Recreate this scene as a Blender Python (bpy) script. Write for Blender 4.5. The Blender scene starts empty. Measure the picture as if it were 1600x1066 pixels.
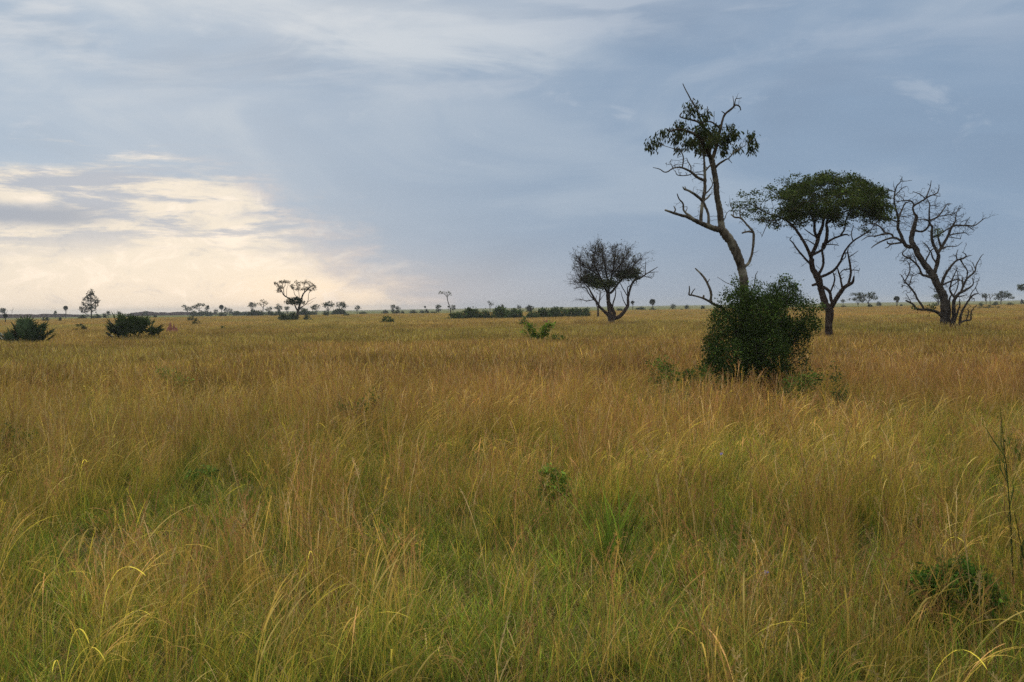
import bpy, math
import numpy as np
from mathutils import Matrix, Vector

rng = np.random.default_rng(11)
R = math.radians
scene = bpy.context.scene
COL = scene.collection

# ------------------------------------------------------------------ camera
F, CX, CY, H = 1700.0, 800.0, 533.0, 2.8
PITCH, ROLL = math.atan(53 / 1700), R(0.859)
fwd = np.array([0, math.cos(PITCH), -math.sin(PITCH)])
up0 = np.array([0, math.sin(PITCH), math.cos(PITCH)])
rt0 = np.array([1.0, 0, 0])
rt = rt0 * math.cos(ROLL) - up0 * math.sin(ROLL)
up = up0 * math.cos(ROLL) + rt0 * math.sin(ROLL)
EYE = np.array([0, 0, H])

def pix(px, py, Y):
    """world point seen at a photo pixel, at the distance Y"""
    d = fwd + rt * ((px - CX) / F) + up * ((CY - py) / F)
    return EYE + d * (Y / d[1])

def proj(p):
    q = np.asarray(p) - EYE
    d = q @ fwd
    return CX + F * (q @ rt) / d, CY - F * (q @ up) / d

def yh(px):
    return 492.0 - 0.0150 * px

def gpt(px, Y):
    p = pix(px, yh(px) + F * H / Y, Y)
    p[2] = 0.0
    return p

cd = bpy.data.cameras.new('camera')
cam = bpy.data.objects.new('camera', cd)
COL.objects.link(cam)
cam.matrix_world = Matrix(((rt[0], up[0], -fwd[0], 0), (rt[1], up[1], -fwd[1], 0),
                           (rt[2], up[2], -fwd[2], H), (0, 0, 0, 1)))
cd.sensor_width = 36
cd.lens = 36 * F / 1600
cd.clip_start = 0.1
cd.clip_end = 20000
cd.dof.use_dof = True
cd.dof.focus_distance = 45
cd.dof.aperture_fstop = 8.0
scene.camera = cam

# ------------------------------------------------------------------ object helpers
def tag(o, label=None, cat=None, group=None, kind=None):
    if label: o['label'] = label
    if cat: o['category'] = cat
    if group: o['group'] = group
    if kind: o['kind'] = kind
    return o

def make_mesh(name, V, faces, mat, col=None, smooth=False):
    """faces: list of integer arrays (M,k)"""
    V = np.asarray(V, dtype=np.float32)
    me = bpy.data.meshes.new(name)
    me.vertices.add(len(V))
    me.vertices.foreach_set('co', V.ravel())
    faces = [np.asarray(f, dtype=np.int32) for f in faces if len(f)]
    idx = np.concatenate([f.ravel() for f in faces])
    cnt = np.concatenate([np.full(len(f), f.shape[1], dtype=np.int32) for f in faces])
    st = np.concatenate([[0], np.cumsum(cnt)[:-1]]).astype(np.int32)
    me.loops.add(len(idx))
    me.loops.foreach_set('vertex_index', idx)
    me.polygons.add(len(cnt))
    me.polygons.foreach_set('loop_start', st)
    me.polygons.foreach_set('loop_total', cnt)
    if smooth:
        me.polygons.foreach_set('use_smooth', np.ones(len(cnt), dtype=bool))
    if col is not None:
        a = me.attributes.new('Col', 'FLOAT_COLOR', 'POINT')
        c = np.ones((len(V), 4), dtype=np.float32)
        c[:, :3] = col
        a.data.foreach_set('color', c.ravel())
    me.update(calc_edges=True)
    me.validate()
    if mat: me.materials.append(mat)
    return me

class MB:
    """collects pieces of ONE mesh"""
    def __init__(s):
        s.V, s.Q, s.T, s.C, s.n = [], [], [], [], 0
    def add(s, V, Q=None, T=None, C=None):
        V = np.asarray(V, float)
        if Q is not None and len(Q): s.Q.append(np.asarray(Q) + s.n)
        if T is not None and len(T): s.T.append(np.asarray(T) + s.n)
        s.V.append(V)
        s.C.append(np.broadcast_to(np.asarray((1, 1, 1) if C is None else C, float), (len(V), 3)))
        s.n += len(V)
    def mesh(s, name, mat, origin=(0, 0, 0), smooth=False):
        f = []
        if s.Q: f.append(np.concatenate(s.Q))
        if s.T: f.append(np.concatenate(s.T))
        return make_mesh(name, np.concatenate(s.V) - np.asarray(origin), f, mat, np.concatenate(s.C), smooth)
    def build(s, name, mat, parent=None, origin=None, smooth=False):
        if s.n == 0: return None
        if origin is None:
            origin = np.array(parent.location) if parent is not None else (0, 0, 0)
        o = bpy.data.objects.new(name, s.mesh(name, mat, origin, smooth))
        COL.objects.link(o)
        if parent is not None: o.parent = parent
        else: o.location = origin
        return o

def thing(name, label, cat, loc, group=None):
    o = bpy.data.objects.new(name, None)
    COL.objects.link(o)
    o.location = [float(v) for v in loc]
    o.empty_display_size = 0.3
    return tag(o, label, cat, group)

# ------------------------------------------------------------------ shape helpers
def unit(v):
    return v / np.maximum(np.linalg.norm(v, axis=-1, keepdims=True), 1e-9)

def tube(mb, P, rad, sides=6, rough=0.0, C=None):
    P = np.asarray(P, float); rad = np.asarray(rad, float)
    n = len(P)
    if n < 2: return
    T = np.gradient(P, axis=0); T = unit(T)
    a = np.array([0.31, 0.89, 0.11]) if abs(T[0] @ np.array([0.31, 0.89, 0.11])) < 0.9 else np.array([1.0, 0, 0])
    u = unit(a - T[0] * (a @ T[0]))
    ang = np.arange(sides) * 2 * math.pi / sides
    rows = []
    prof = 1 + rough * rng.normal(size=sides) * 0.6
    for i in range(n):
        u = unit(u - T[i] * (u @ T[i])); v = np.cross(T[i], u)
        rr = rad[i] * prof * (1 + rough * rng.normal(size=sides)) if rough else np.full(sides, rad[i])
        rows.append(P[i] + (np.cos(ang) * rr)[:, None] * u + (np.sin(ang) * rr)[:, None] * v)
        if rough and i % 4 == 3: prof = 0.6 * prof + 0.4 * (1 + rough * rng.normal(size=sides))
    V = np.concatenate(rows + [P[-1:] + T[-1] * rad[-1] * 0.6])
    k = np.arange(sides); k2 = (k + 1) % sides
    Q = np.concatenate([np.stack([i * sides + k, i * sides + k2, (i + 1) * sides + k2, (i + 1) * sides + k], 1) for i in range(n - 1)])
    b = (n - 1) * sides
    Tr = np.stack([b + k, b + k2, np.full(sides, n * sides)], 1)
    mb.add(V, Q, Tr, C)

def catmull(P, step):
    """P (n,k) control points (xyz first) -> dense rows"""
    P = np.asarray(P, float)
    if len(P) < 2: return P
    E = np.concatenate([[2 * P[0] - P[1]], P, [2 * P[-1] - P[-2]]])
    out = []
    for i in range(1, len(E) - 2):
        L = np.linalg.norm(E[i + 1][:3] - E[i][:3])
        m = max(2, int(math.ceil(L / step)))
        t = (np.arange(m) / m)[:, None]
        p0, p1, p2, p3 = E[i - 1], E[i], E[i + 1], E[i + 2]
        out.append(0.5 * (2 * p1 + (p2 - p0) * t + (2 * p0 - 5 * p1 + 4 * p2 - p3) * t ** 2 + (3 * p1 - p0 - 3 * p2 + p3) * t ** 3))
    out.append(P[-1:])
    return np.concatenate(out)

def leaves(mb, C, A, L, W, col, fold=0.25):
    """one small folded diamond leaf per row: centre C, axis A, length L, half width W"""
    n = len(C)
    A = unit(A)
    s = unit(np.cross(A, rng.normal(size=(n, 3))))
    nn = np.cross(A, s)
    L = np.broadcast_to(np.asarray(L, float), (n,))[:, None]; W = np.broadcast_to(np.asarray(W, float), (n,))[:, None]
    V = np.stack([C, C + A * L * .5 + s * W + nn * W * fold, C + A * L, C + A * L * .5 - s * W + nn * W * fold], 1).reshape(-1, 3)
    Q = np.arange(4 * n).reshape(n, 4)
    mb.add(V, Q, None, np.repeat(col, 4, axis=0))

def leafcol(n, base, var=0.3, alt=None, palt=0.0):
    c = np.asarray(base) * np.exp(var * rng.normal(size=(n, 1))) * (1 + 0.08 * rng.normal(size=(n, 3)))
    if alt is not None:
        k = rng.random(n) < palt
        c[k] = np.asarray(alt) * np.exp(var * rng.normal(size=(k.sum(), 1)))
    return np.clip(c, 0.004, 0.9)

def ball(n, shell=0.0):
    v = unit(rng.normal(size=(n, 3)))
    r = rng.random(n) ** (1 / 3)
    r = shell + (1 - shell) * r
    return v * r[:, None]

# ------------------------------------------------------------------ materials
def nt(mat):
    mat.use_nodes = True
    t = mat.node_tree
    t.nodes.clear()
    return t

def node(t, typ, **kw):
    n = t.nodes.new(typ)
    for k, v in kw.items():
        if k.startswith('i_'): n.inputs[k[2:].replace('_', ' ')].default_value = v
        else: setattr(n, k, v)
    return n

def mat_bark(name, c1, c2, c3, scale=1.0):
    m = bpy.data.materials.new(name); t = nt(m); L = t.links.new
    tc = node(t, 'ShaderNodeTexCoord')
    mp = node(t, 'ShaderNodeMapping'); mp.inputs['Scale'].default_value = (9 * scale, 9 * scale, 2.2 * scale)
    L(tc.outputs['Object'], mp.inputs['Vector'])
    n1 = node(t, 'ShaderNodeTexNoise', i_Scale=1.6, i_Detail=7.0, i_Roughness=0.65); L(mp.outputs[0], n1.inputs['Vector'])
    r1 = node(t, 'ShaderNodeValToRGB'); e = r1.color_ramp.elements
    e[0].position, e[0].color = 0.36, (*c1, 1); e[1].position, e[1].color = 0.64, (*c2, 1)
    L(n1.outputs['Fac'], r1.inputs[0])
    n2 = node(t, 'ShaderNodeTexNoise', i_Scale=2.3 * scale, i_Detail=4.0); L(tc.outputs['Object'], n2.inputs['Vector'])
    r2 = node(t, 'ShaderNodeValToRGB'); e = r2.color_ramp.elements
    e[0].position, e[0].color = 0.52, (0, 0, 0, 1); e[1].position, e[1].color = 0.66, (1, 1, 1, 1)
    L(n2.outputs['Fac'], r2.inputs[0])
    mx = node(t, 'ShaderNodeMix', data_type='RGBA'); L(r2.outputs[0], mx.inputs[0]); L(r1.outputs[0], mx.inputs[6]); mx.inputs[7].default_value = (*c3, 1)
    at = node(t, 'ShaderNodeAttribute', attribute_name='Col')
    mu = node(t, 'ShaderNodeMix', data_type='RGBA', blend_type='MULTIPLY'); mu.inputs[0].default_value = 1
    L(mx.outputs[2], mu.inputs[6]); L(at.outputs['Color'], mu.inputs[7])
    bp = node(t, 'ShaderNodeBump', i_Strength=0.7, i_Distance=0.03); L(n1.outputs['Fac'], bp.inputs['Height'])
    p = node(t, 'ShaderNodeBsdfPrincipled'); p.inputs['Roughness'].default_value = 0.9
    p.inputs['Specular IOR Level'].default_value = 0.15
    L(mu.outputs[2], p.inputs['Base Color']); L(bp.outputs[0], p.inputs['Normal'])
    o = node(t, 'ShaderNodeOutputMaterial'); L(p.outputs[0], o.inputs[0])
    return m

def mat_leaf(name, trans=0.3, tint=False, rough=0.6, spec=0.25):
    m = bpy.data.materials.new(name); t = nt(m); L = t.links.new
    at = node(t, 'ShaderNodeAttribute', attribute_name='Col')
    c = at.outputs['Color']
    if tint:
        a2 = node(t, 'ShaderNodeAttribute', attribute_name='tint', attribute_type='INSTANCER')
        mu = node(t, 'ShaderNodeMix', data_type='RGBA', blend_type='MULTIPLY'); mu.inputs[0].default_value = 1
        L(c, mu.inputs[6]); L(a2.outputs['Color'], mu.inputs[7]); c = mu.outputs[2]
    p = node(t, 'ShaderNodeBsdfPrincipled'); p.inputs['Roughness'].default_value = rough
    p.inputs['Specular IOR Level'].default_value = spec
    L(c, p.inputs['Base Color'])
    tr = node(t, 'ShaderNodeBsdfTranslucent'); L(c, tr.inputs['Color'])
    mx = node(t, 'ShaderNodeMixShader'); mx.inputs[0].default_value = trans
    L(p.outputs[0], mx.inputs[1]); L(tr.outputs[0], mx.inputs[2])
    o = node(t, 'ShaderNodeOutputMaterial'); L(mx.outputs[0], o.inputs[0])
    return m

M_bark_grey = mat_bark('bark_grey', (.022, .017, .012), (.115, .092, .066), (.21, .19, .14))
M_bark_dark = mat_bark('bark_dark', (.012, .008, .006), (.055, .034, .023), (.075, .055, .04))
M_bark_dead = mat_bark('bark_dead', (.014, .010, .008), (.062, .047, .035), (.085, .07, .055))
M_bark_far = mat_bark('bark_far', (.02, .015, .011), (.055, .042, .03), (.07, .057, .043), 0.3)
M_leaf = mat_leaf('leaf', 0.3, rough=.7, spec=0.08)
M_palm = mat_leaf('palm_leaf', 0.18, rough=0.6, spec=0.12)
M_grass = mat_leaf('grass_blade', 0.45, tint=True, rough=0.8, spec=0.05)
M_weed = mat_leaf('weed_leaf', 0.45, rough=.8, spec=.04)

# ------------------------------------------------------------------ skeletons of traced limbs + grown twigs
class Skel:
    def __init__(s, Y, rough=0.06):
        s.Y, s.parts, s.rough = Y, [], rough     # part: dict(name, limbs=[(P, r)], twigs=MB)
        s.P = np.zeros((0, 3)); s.r = np.zeros(0); s.part = np.zeros(0, int); s.uv = np.zeros((0, 2))
    def limb(s, pts, dy=0.0, name='branch', new=True, snap=True, step_px=2.2, wig=0.012):
        pts = np.array(pts, float)
        Y0 = s.Y; first = None
        if snap and len(s.P):
            k = np.argmin(np.hypot(*(s.uv - pts[0, :2]).T))
            Y0 = s.P[k, 1]; first = s.P[k]
            if not new: pi = s.part[k]
        d = np.concatenate([[0], np.cumsum(np.hypot(*np.diff(pts[:, :2], axis=0).T))]); d /= max(d[-1], 1e-6)
        rows = []
        for (x, y, w), t in zip(pts, d):
            Yt = Y0 + dy * t
            p = pix(x, y, Yt)
            if first is not None and t == 0: p = first
            rows.append([*p, w * 0.5 * Yt / F])
        D = catmull(rows, step_px * s.Y / F)
        D[:, 3] = np.maximum(D[:, 3], 0.2 * pts[:, 2].min() * s.Y / F)
        n = len(D)
        w = np.cumsum(rng.normal(size=(n, 3)), axis=0); w -= np.linspace(0, 1, n)[:, None] * w[-1]
        D[:, :3] += w * wig * s.Y / F * 12 * np.clip(np.sin(np.linspace(0, math.pi, n)), 0, 1)[:, None]
        if new or not len(s.parts):
            s.parts.append(dict(name=name, limbs=[], tw=[])); pi = len(s.parts) - 1
        s.parts[pi]['limbs'].append((D[:, :3], D[:, 3]))
        s.P = np.concatenate([s.P, D[:, :3]]); s.r = np.concatenate([s.r, D[:, 3]])
        s.part = np.concatenate([s.part, np.full(n, pi)])
        s.uv = np.concatenate([s.uv, np.array([proj(p) for p in D[:, :3]])])
        return pi
    def grow(s, attr, step, di, dk, rtip, maxit=60, jit=0.35, bias=(0, 0, 0), use=None, expo=0.42, seed_every=2):
        """twigs that grow from the limbs towards the attractor points"""
        m = np.ones(len(s.P), bool) if use is None else use
        ids = np.where(m)[0][::seed_every]
        N = s.P[ids].copy(); par = [-1] * len(ids); part = list(s.part[ids]); rs = s.r[ids]
        ns = len(ids); bias = np.asarray(bias)
        attr = attr.copy()
        D = np.full(len(attr), 1e9); K = np.zeros(len(attr), int)
        def upd(a, b):
            for c0 in range(a, b, 400):
                c1 = min(b, c0 + 400)
                dd = np.linalg.norm(attr[:, None] - N[None, c0:c1], axis=2)
                j = dd.argmin(1); v = dd[np.arange(len(attr)), j]
                better = v < D; D[better] = v[better]; K[better] = j[better] + c0
        upd(0, ns)
        kids = {}
        for it in range(maxit):
            if not len(attr): break
            act = D < di
            if not act.any(): break
            k = K[act]; dv = unit(attr[act] - N[k])
            uq, inv = np.unique(k, return_inverse=True)
            S = np.zeros((len(uq), 3)); np.add.at(S, inv, dv)
            S = unit(unit(S) + jit * rng.normal(size=S.shape) * 0.6 + bias)
            new = N[uq] + S * step
            keep = []
            for q, a in enumerate(uq):
                ok = all(np.linalg.norm(N[c] - new[q]) > 0.35 * step for c in kids.get(a, ()))
                if ok and len(kids.get(a, ())) < 4: keep.append(q)
            if not keep: break
            a0 = len(N)
            for q in keep:
                kids.setdefault(uq[q], []).append(a0 + len(kids.get(-1, ()))); kids.setdefault(-1, []).append(0)
                par.append(int(uq[q])); part.append(part[uq[q]])
            kids.pop(-1, None)
            N = np.concatenate([N, new[keep]])
            upd(a0, len(N))
            al = D > dk
            attr, D, K = attr[al], D[al], K[al]
        n = len(N)
        ch = [[] for _ in range(n)]
        for i in range(ns, n): ch[par[i]].append(i)
        cnt = np.zeros(n)
        for i in range(n - 1, ns - 1, -1):
            if not ch[i]: cnt[i] = 1
            cnt[par[i]] += cnt[i]
        rad = rtip * np.maximum(cnt, 1) ** expo
        for i in range(ns): rad[i] = min(rad[i], rs[i] * 0.8) if rs[i] > rtip else rtip
        for i in range(ns, n): rad[i] = min(rad[i], rad[par[i]] if par[i] >= ns else max(rs[par[i]] * 0.75, rtip))
        starts = [(p, c) for p in range(ns) for c in ch[p]]
        while starts:
            p, c = starts.pop()
            chain, rr = [p, c], [rad[c], rad[c]]
            while ch[c]:
                o = sorted(ch[c], key=lambda q: -cnt[q])
                starts += [(c, q) for q in o[1:]]
                c = o[0]; chain.append(c); rr.append(rad[c])
            rr[-1] *= 0.6
            s.parts[part[c]]['tw'].append((N[chain], np.array(rr)))
        tips = np.array([i for i in range(ns, n) if not ch[i]], int)
        return N[tips] if len(tips) else np.zeros((0, 3)), N[ns:]
    def sprout(s, n, L, r, out=None, spread=.7, levels=2, forks=3, jit=.35, up=.25, use=None, steps=5, shrink=.6, tipr=None):
        """feathery twigs that fork outwards from the limbs"""
        ids = np.where(np.ones(len(s.P), bool) if use is None else use)[0]
        cen = s.P[ids].mean(0) if out is None else np.asarray(out, float)
        tips = []
        def shoot(p, d, ln, rad, lev, part):
            P, q = [p], p
            k = max(3, steps - (0 if lev == levels else 1))
            st = ln / k
            for i in range(k):
                d = unit(d + jit * rng.normal(size=3) * .6 + np.array([0, 0, up * .15]))
                q = q + d * st; P.append(q)
            rr = np.linspace(rad, rad * .45, len(P))
            s.parts[part]['tw'].append((np.array(P), rr))
            if lev > 0:
                for f in range(forks):
                    j = rng.integers(1, len(P) - 0)
                    shoot(P[j], unit(d + spread * rng.normal(size=3)), ln * shrink * rng.uniform(.6, 1.2), max(rr[j] * .72, (tipr or r * .4)), lev - 1, part)
            else: tips.append(q)
        for i in rng.choice(ids, n):
            d = unit(unit(s.P[i] - cen) + spread * rng.normal(size=3) * .8 + np.array([0, 0, up]))
            shoot(s.P[i], d, L * rng.uniform(.5, 1.25), min(r, s.r[i] * .8) if s.r[i] > 0 else r, levels, s.part[i])
        return np.array(tips)
    def build(s, root, mat, sides=8, cols=None):
        for i, p in enumerate(s.parts):
            mb = MB(); c = cols[i] if cols and i in cols else None
            for P, r in p['limbs']:
                tube(mb, P, r, sides if r.max() > 0.03 * 1 else 5, s.rough, c)
            for P, r in p['tw']:
                tube(mb, P, r, 4 if r[0] > 0.03 else 3, 0, c)
            mb.build(p['name'], mat, root, smooth=True)

def lobe_points(lobes, Y, n, shell=0.35, flat=0.0):
    """random points through a set of lobes (px,py,rx,ry[,dY,rdepth,density])"""
    out, wts = [], []
    L = []
    for l in lobes:
        px, py, rx, ry = l[:4]
        dY = l[4] if len(l) > 4 else 0.0
        Yl = Y + dY
        mrx, mry = rx * Yl / F, ry * Yl / F
        rd = l[5] if len(l) > 5 and l[5] else 0.5 * (mrx + mry)
        den = l[6] if len(l) > 6 else 1.0
        L.append((pix(px, py, Yl), mrx, mry, rd, den))
        wts.append(den * (mrx * mry * rd) ** (2 / 3))
    wts = np.array(wts) / sum(wts)
    for (c, a, b, d, den), w in zip(L, wts):
        k = max(1, int(round(n * w)))
        q = ball(k, shell)
        if flat: q[:, 2] = np.where(q[:, 2] < -flat, -flat + (q[:, 2] + flat) * 0.3, q[:, 2])
        out.append(c + q * np.array([a, d, b]))
    return np.concatenate(out)

def clumps(mb, C, per, spread, L, W, base, var=0.3, droop=0.0, alt=None, palt=0.0, cen=None, outw=0.6, zs=1.0):
    """leaf clumps: `per` leaves round every centre; each clump has a tone of its own"""
    n = len(C)
    k = rng.poisson(per, n); k = np.maximum(k, 1)
    idx = np.repeat(np.arange(n), k)
    off = rng.normal(size=(len(idx), 3)) * spread * np.array([1, 1, zs])
    P = C[idx] + off
    if cen is None: cen = C.mean(0)
    A = unit(rng.normal(size=P.shape)) + outw * unit(P - cen) + np.array([0, 0, -droop])
    tone = np.exp(0.28 * rng.normal(size=n))[idx][:, None]
    col = np.clip(leafcol(len(P), base, var, alt, palt) * tone, 0.004, 0.8)
    s = np.exp(0.25 * rng.normal(size=len(P)))
    leaves(mb, P, A, L * s, W * s, col)

# ================================================================== THE FOUR MAIN TREES
# ---- tall leaning tree rising out of the big bush
Y1 = 30.4
g1 = gpt(1164, Y1)
t1 = thing('tall_savanna_tree', 'tall leaning grey trunked tree with sparse leafy top rising out of the big dark bush', 'tree', g1)
s = Skel(Y1, 0.07)
s.limb([(1166, 634, 17), (1164, 560, 15), (1163, 480, 14), (1162, 447.6, 13), (1158.5, 419.5, 13), (1150, 395, 14), (1140.7, 376, 14), (1129.5, 362, 13.5),
        (1126.6, 354, 11), (1123.8, 327.5, 9.5), (1120, 309, 9), (1119, 290, 9), (1115.8, 268.5, 8.5), (1111.5, 248, 9)], 0.2, 'trunk', wig=0.006)
s.limb([(1111.5, 250, 7), (1106.5, 238, 7), (1098, 223, 6), (1091, 213, 5), (1078, 206, 4), (1061, 202, 3), (1047, 205, 2.5), (1040.6, 201, 1.5)], -0.9)
s.limb([(1112, 248, 6.5), (1115, 243, 6), (1120, 224.7, 5), (1125, 206, 4.5), (1128.4, 192.6, 3.5), (1133.5, 177.4, 3.2), (1143.6, 169, 3), (1149.5, 164, 2.5), (1155.4, 166.4, 2), (1157.6, 172.3, 1.5)], 0.7)
s.limb([(1147, 165.6, 2), (1149.5, 154.6, 1.5), (1154, 154, 1.2), (1158.8, 153, 1)], 0.1, new=False)
s.limb([(1146, 166, 1.5), (1146.5, 158, 1.1), (1145, 150, .8)], -0.1, new=False)
s.limb([(1133.5, 177.4, 2), (1127.6, 174, 1.2)], -0.1, new=False)
s.limb([(1125, 202, 3), (1115, 192.6, 2.5), (1104.8, 191, 2.2), (1092, 193, 1.6)], -0.5, new=False)
s.limb([(1110, 240, 4.5), (1111, 221, 4), (1108, 209.5, 3.6), (1098, 199.3, 3.2), (1088, 190, 3), (1074.4, 186.7, 2.5), (1062.6, 182.5, 2.2), (1065, 176.5, 1.8)], 0.6)
s.limb([(1099.7, 200, 3.3), (1096, 190, 3.2), (1091, 179, 3), (1088, 169, 2.6), (1081, 159, 2.2), (1072.7, 143.6, 1.8), (1066.8, 131, 1.3)], -0.3)
s.limb([(1082, 161, 1.6), (1083.5, 153, 1.0)], 0, new=False)
s.limb([(1105.6, 191, 1.6), (1106, 178, 1.4), (1105.2, 166.4, 1.1)], 0.2, new=False)
s.limb([(1115.8, 193, 1), (1115.8, 174, .7)], 0, new=False)
s.limb([(1116.2, 265, 4), (1123.3, 256.7, 3.5), (1133.5, 250, 2.6), (1139, 247.4, 2), (1150, 236, 1.3), (1164, 228, 1.0)], -0.6)
s.limb([(1138, 248, 1.4), (1141, 252, 1.1), (1143.6, 255, .8)], 0, new=False)
s.limb([(1109, 245, 2.8), (1097, 242, 2.2), (1084.5, 239, 1.7)], -0.4, new=False)
s.limb([(1128, 361, 9.5), (1118, 358, 9), (1108.8, 354.7, 8), (1090, 346.3, 6.8), (1075, 339.7, 5), (1056.3, 334, 4), (1039.4, 328.5, 3)], -1.6)
s.limb([(1086, 344, 4), (1078.8, 338, 3.5), (1068.5, 329.4, 3), (1067.5, 318, 2.5), (1061, 310.6, 2), (1058, 303, 1.4)], -0.3, new=False)
s.limb([(1053.5, 333, 2.6), (1055, 327, 2.2), (1052.5, 322, 1.2)], 0, new=False)
s.limb([(1071, 331, 2), (1074, 325, 1.0)], 0.1, new=False)
s.limb([(1094.7, 347, 6), (1095.7, 333, 5.2), (1097.6, 316.3, 5.5), (1101.3, 299.4, 4.8), (1101.4, 288.8, 5), (1101.4, 272, 4.2), (1100.6, 251.7, 3.4), (1098, 240, 2.2), (1092, 228, 1.3)], 0.4)
s.limb([(1108, 352, 5), (1107.5, 341, 4.2), (1106, 331, 4), (1101.5, 321, 4), (1098.5, 315, 4)], 0.0, new=False)
s.limb([(1097, 314, 5), (1090, 307.5, 4.2), (1082.5, 302, 3.8), (1074, 297.5, 3.2), (1069.4, 295.6, 3), (1066.6, 292, 1.4)], -0.4)
s.limb([(1072, 297, 2), (1070, 291, 1.2)], 0, new=False)
s.limb([(1100, 315, 3.2), (1105, 309, 2.8), (1109.7, 304, 2.2)], 0.3, new=False)
s.limb([(1100.5, 304, 3), (1108, 297, 2), (1113, 288, 1.6), (1110, 278, 1)], 0.3, new=False)
s.limb([(1100, 283, 4.4), (1089.6, 277, 4.2), (1079.5, 268.5, 3.6), (1066, 261.8, 2.8), (1054, 262.6, 2.2), (1040.6, 269.4, 1.8), (1030.5, 264.3, 1.4), (1020.4, 261.8, .8)], -0.9)
s.limb([(1066.8, 262, 2.2), (1067.6, 246.6, 2), (1062.6, 236.5, 1.6), (1050, 232, 1.2), (1032, 226, .9)], -0.2, new=False)
s.limb([(1083, 271, 1.8), (1075, 273.8, 1.6), (1059, 274.5, 1.5), (1055, 266.9, .9)], -0.3, new=False)
s.limb([(1081, 267.5, 2.2), (1079, 260, 1.8), (1074.4, 251.7, 1.4), (1073, 247, .8)], 0.2, new=False)
s.limb([(1098, 274, 2), (1090, 272.6, 1.4), (1083, 273, 1)], 0.3, new=False)
s.limb([(1101, 269, 3), (1108, 260, 2.6), (1113, 256, 2.2)], 0.1, new=False)
s.limb([(1051, 262, 1.2), (1047, 254, .9), (1049, 250, .6)], 0, new=False)
s.limb([(1161, 421, 5), (1166, 415, 4.6), (1170.7, 410, 4.2), (1175.4, 395, 3.6), (1178.2, 372.5, 4), (1177.3, 364, 3.6), (1168.8, 353.8, 3), (1157.6, 341.6, 2.6), (1148, 339.7, 2.8), (1142.6, 335, 1.4)], 0.8)
s.limb([(1176, 363, 3.2), (1168, 362, 3), (1159.5, 364.4, 2.8)], -0.2, new=False)
s.limb([(1163, 362.5, 1.6), (1164, 358.5, 1.2)], 0, new=False)
s.limb([(1156.6, 341, 2), (1156, 334, 1.6), (1157, 327.5, 1.2), (1153, 322, .8)], 0.1, new=False)
s.limb([(1147, 339, 1.4), (1145, 328, 1), (1140.7, 316, .7)], 0, new=False)
s.limb([(1129, 350, 2.2), (1133, 341, 1.6), (1136, 333, 1), (1141, 328, .7)], 0.2, new=False)
s.limb([(1163, 560, 8), (1145, 505, 6), (1130, 483, 5), (1120, 477.6, 4.4), (1108.8, 471, 4), (1095.7, 465.4, 3), (1082.5, 461.7, 2.6), (1077, 460.7, 2.8), (1077.3, 454, 2), (1077, 447, 1.4)], -1.0)
s.limb([(1110, 471, 4.4), (1111, 464, 4), (1110.7, 457, 4), (1105, 442, 3.6), (1095.7, 428.8, 3), (1086.3, 419.5, 2)], 0.3, new=False)
s.limb([(1105, 442, 2), (1108.6, 436, 1.2)], 0, new=False)
s.limb([(1080, 461, 2.2), (1082, 456, 1.8), (1086, 451, 1.2)], 0, new=False)
s.limb([(1099, 467, 3.6), (1099.3, 464, 3.2), (1099.5, 461.5, 2.4)], 0, new=False)
s.limb([(1167, 470, 2.6), (1177, 450, 2), (1180, 432, 1.4), (1184, 424, .9)], -0.6, new=False)
s.limb([(1160, 455, 1.6), (1148, 448, 1.2), (1135, 442, 1), (1121, 433, .6)], -0.5, new=False)
s.limb([(1158, 447, 1.4), (1152, 438, 1), (1149, 427, .7)], -0.2, new=False)
cr1 = [(1024, 222, 14, 6, -.6), (1036, 208, 8, 7, -.5), (1058, 214, 12, 8, -.5), (1063, 194, 10, 7, -.2), (1074, 167, 7, 5, 0), (1091, 164, 7, 6, 0, None, .6),
       (1081, 177, 8, 6, .1), (1100, 179, 8, 6, .1), (1080, 224, 14, 10, -.7), (1069, 204, 12, 7, -.4), (1107, 208, 14, 11, .3), (1130, 221, 10, 11, .4),
       (1130, 234, 7, 7, .3), (1147, 209, 9, 11, .3), (1169, 213, 10, 7, 0), (1173, 229, 8, 6, 0), (1152, 230, 7, 7, .1), (1142, 198, 4, 6, .2), (1061, 229, 7, 5, -.5),
       (1095, 200, 12, 9, -.2), (1104, 227, 11, 9, .5, .9, .7), (1016, 224, 6, 5, -.6), (1022, 230, 8, 3, -.6), (1177, 222, 5, 7, 0), (1176, 232, 5, 4, 0), (1136, 212, 10, 8, .3), (1050, 205, 7, 6, -.3), (1118, 198, 9, 6, .4, None, .8), (1093, 217, 12, 8, .9, .8, .6), (1115, 215, 12, 8, -.8, .8, .6)]
ap = lobe_points(cr1, Y1, 420, 0.2)
tips, nodes = s.grow(ap, 0.11, 1.6, 0.14, 0.006, use=s.uv[:, 1] < 262, jit=0.3)
dead = lobe_points([(1058, 258, 22, 12), (1090, 288, 14, 14), (1085, 262, 14, 10), (1065, 322, 10, 8), (1132, 345, 6, 14), (1098, 258, 8, 10)], Y1 - .4, 200, 0.0)
s.grow(dead, 0.09, 0.8, 0.13, 0.006, use=(s.uv[:, 1] > 240) & (s.uv[:, 1] < 360), jit=0.7, maxit=14)
s.sprout(46, .3, .008, out=pix(1110, 330, Y1), spread=.8, levels=1, forks=2, jit=.6, use=(s.r < .05) & (s.uv[:, 1] < 420), tipr=.004)
s.build(t1, M_bark_grey, 12, {1: (.5, .42, .36), 2: (.5, .42, .36), 3: (.6, .5, .42)})
mb = MB()
cr1 = [(l[0], l[1], l[2] * .85, l[3] * .85, *l[4:]) for l in cr1]
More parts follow.
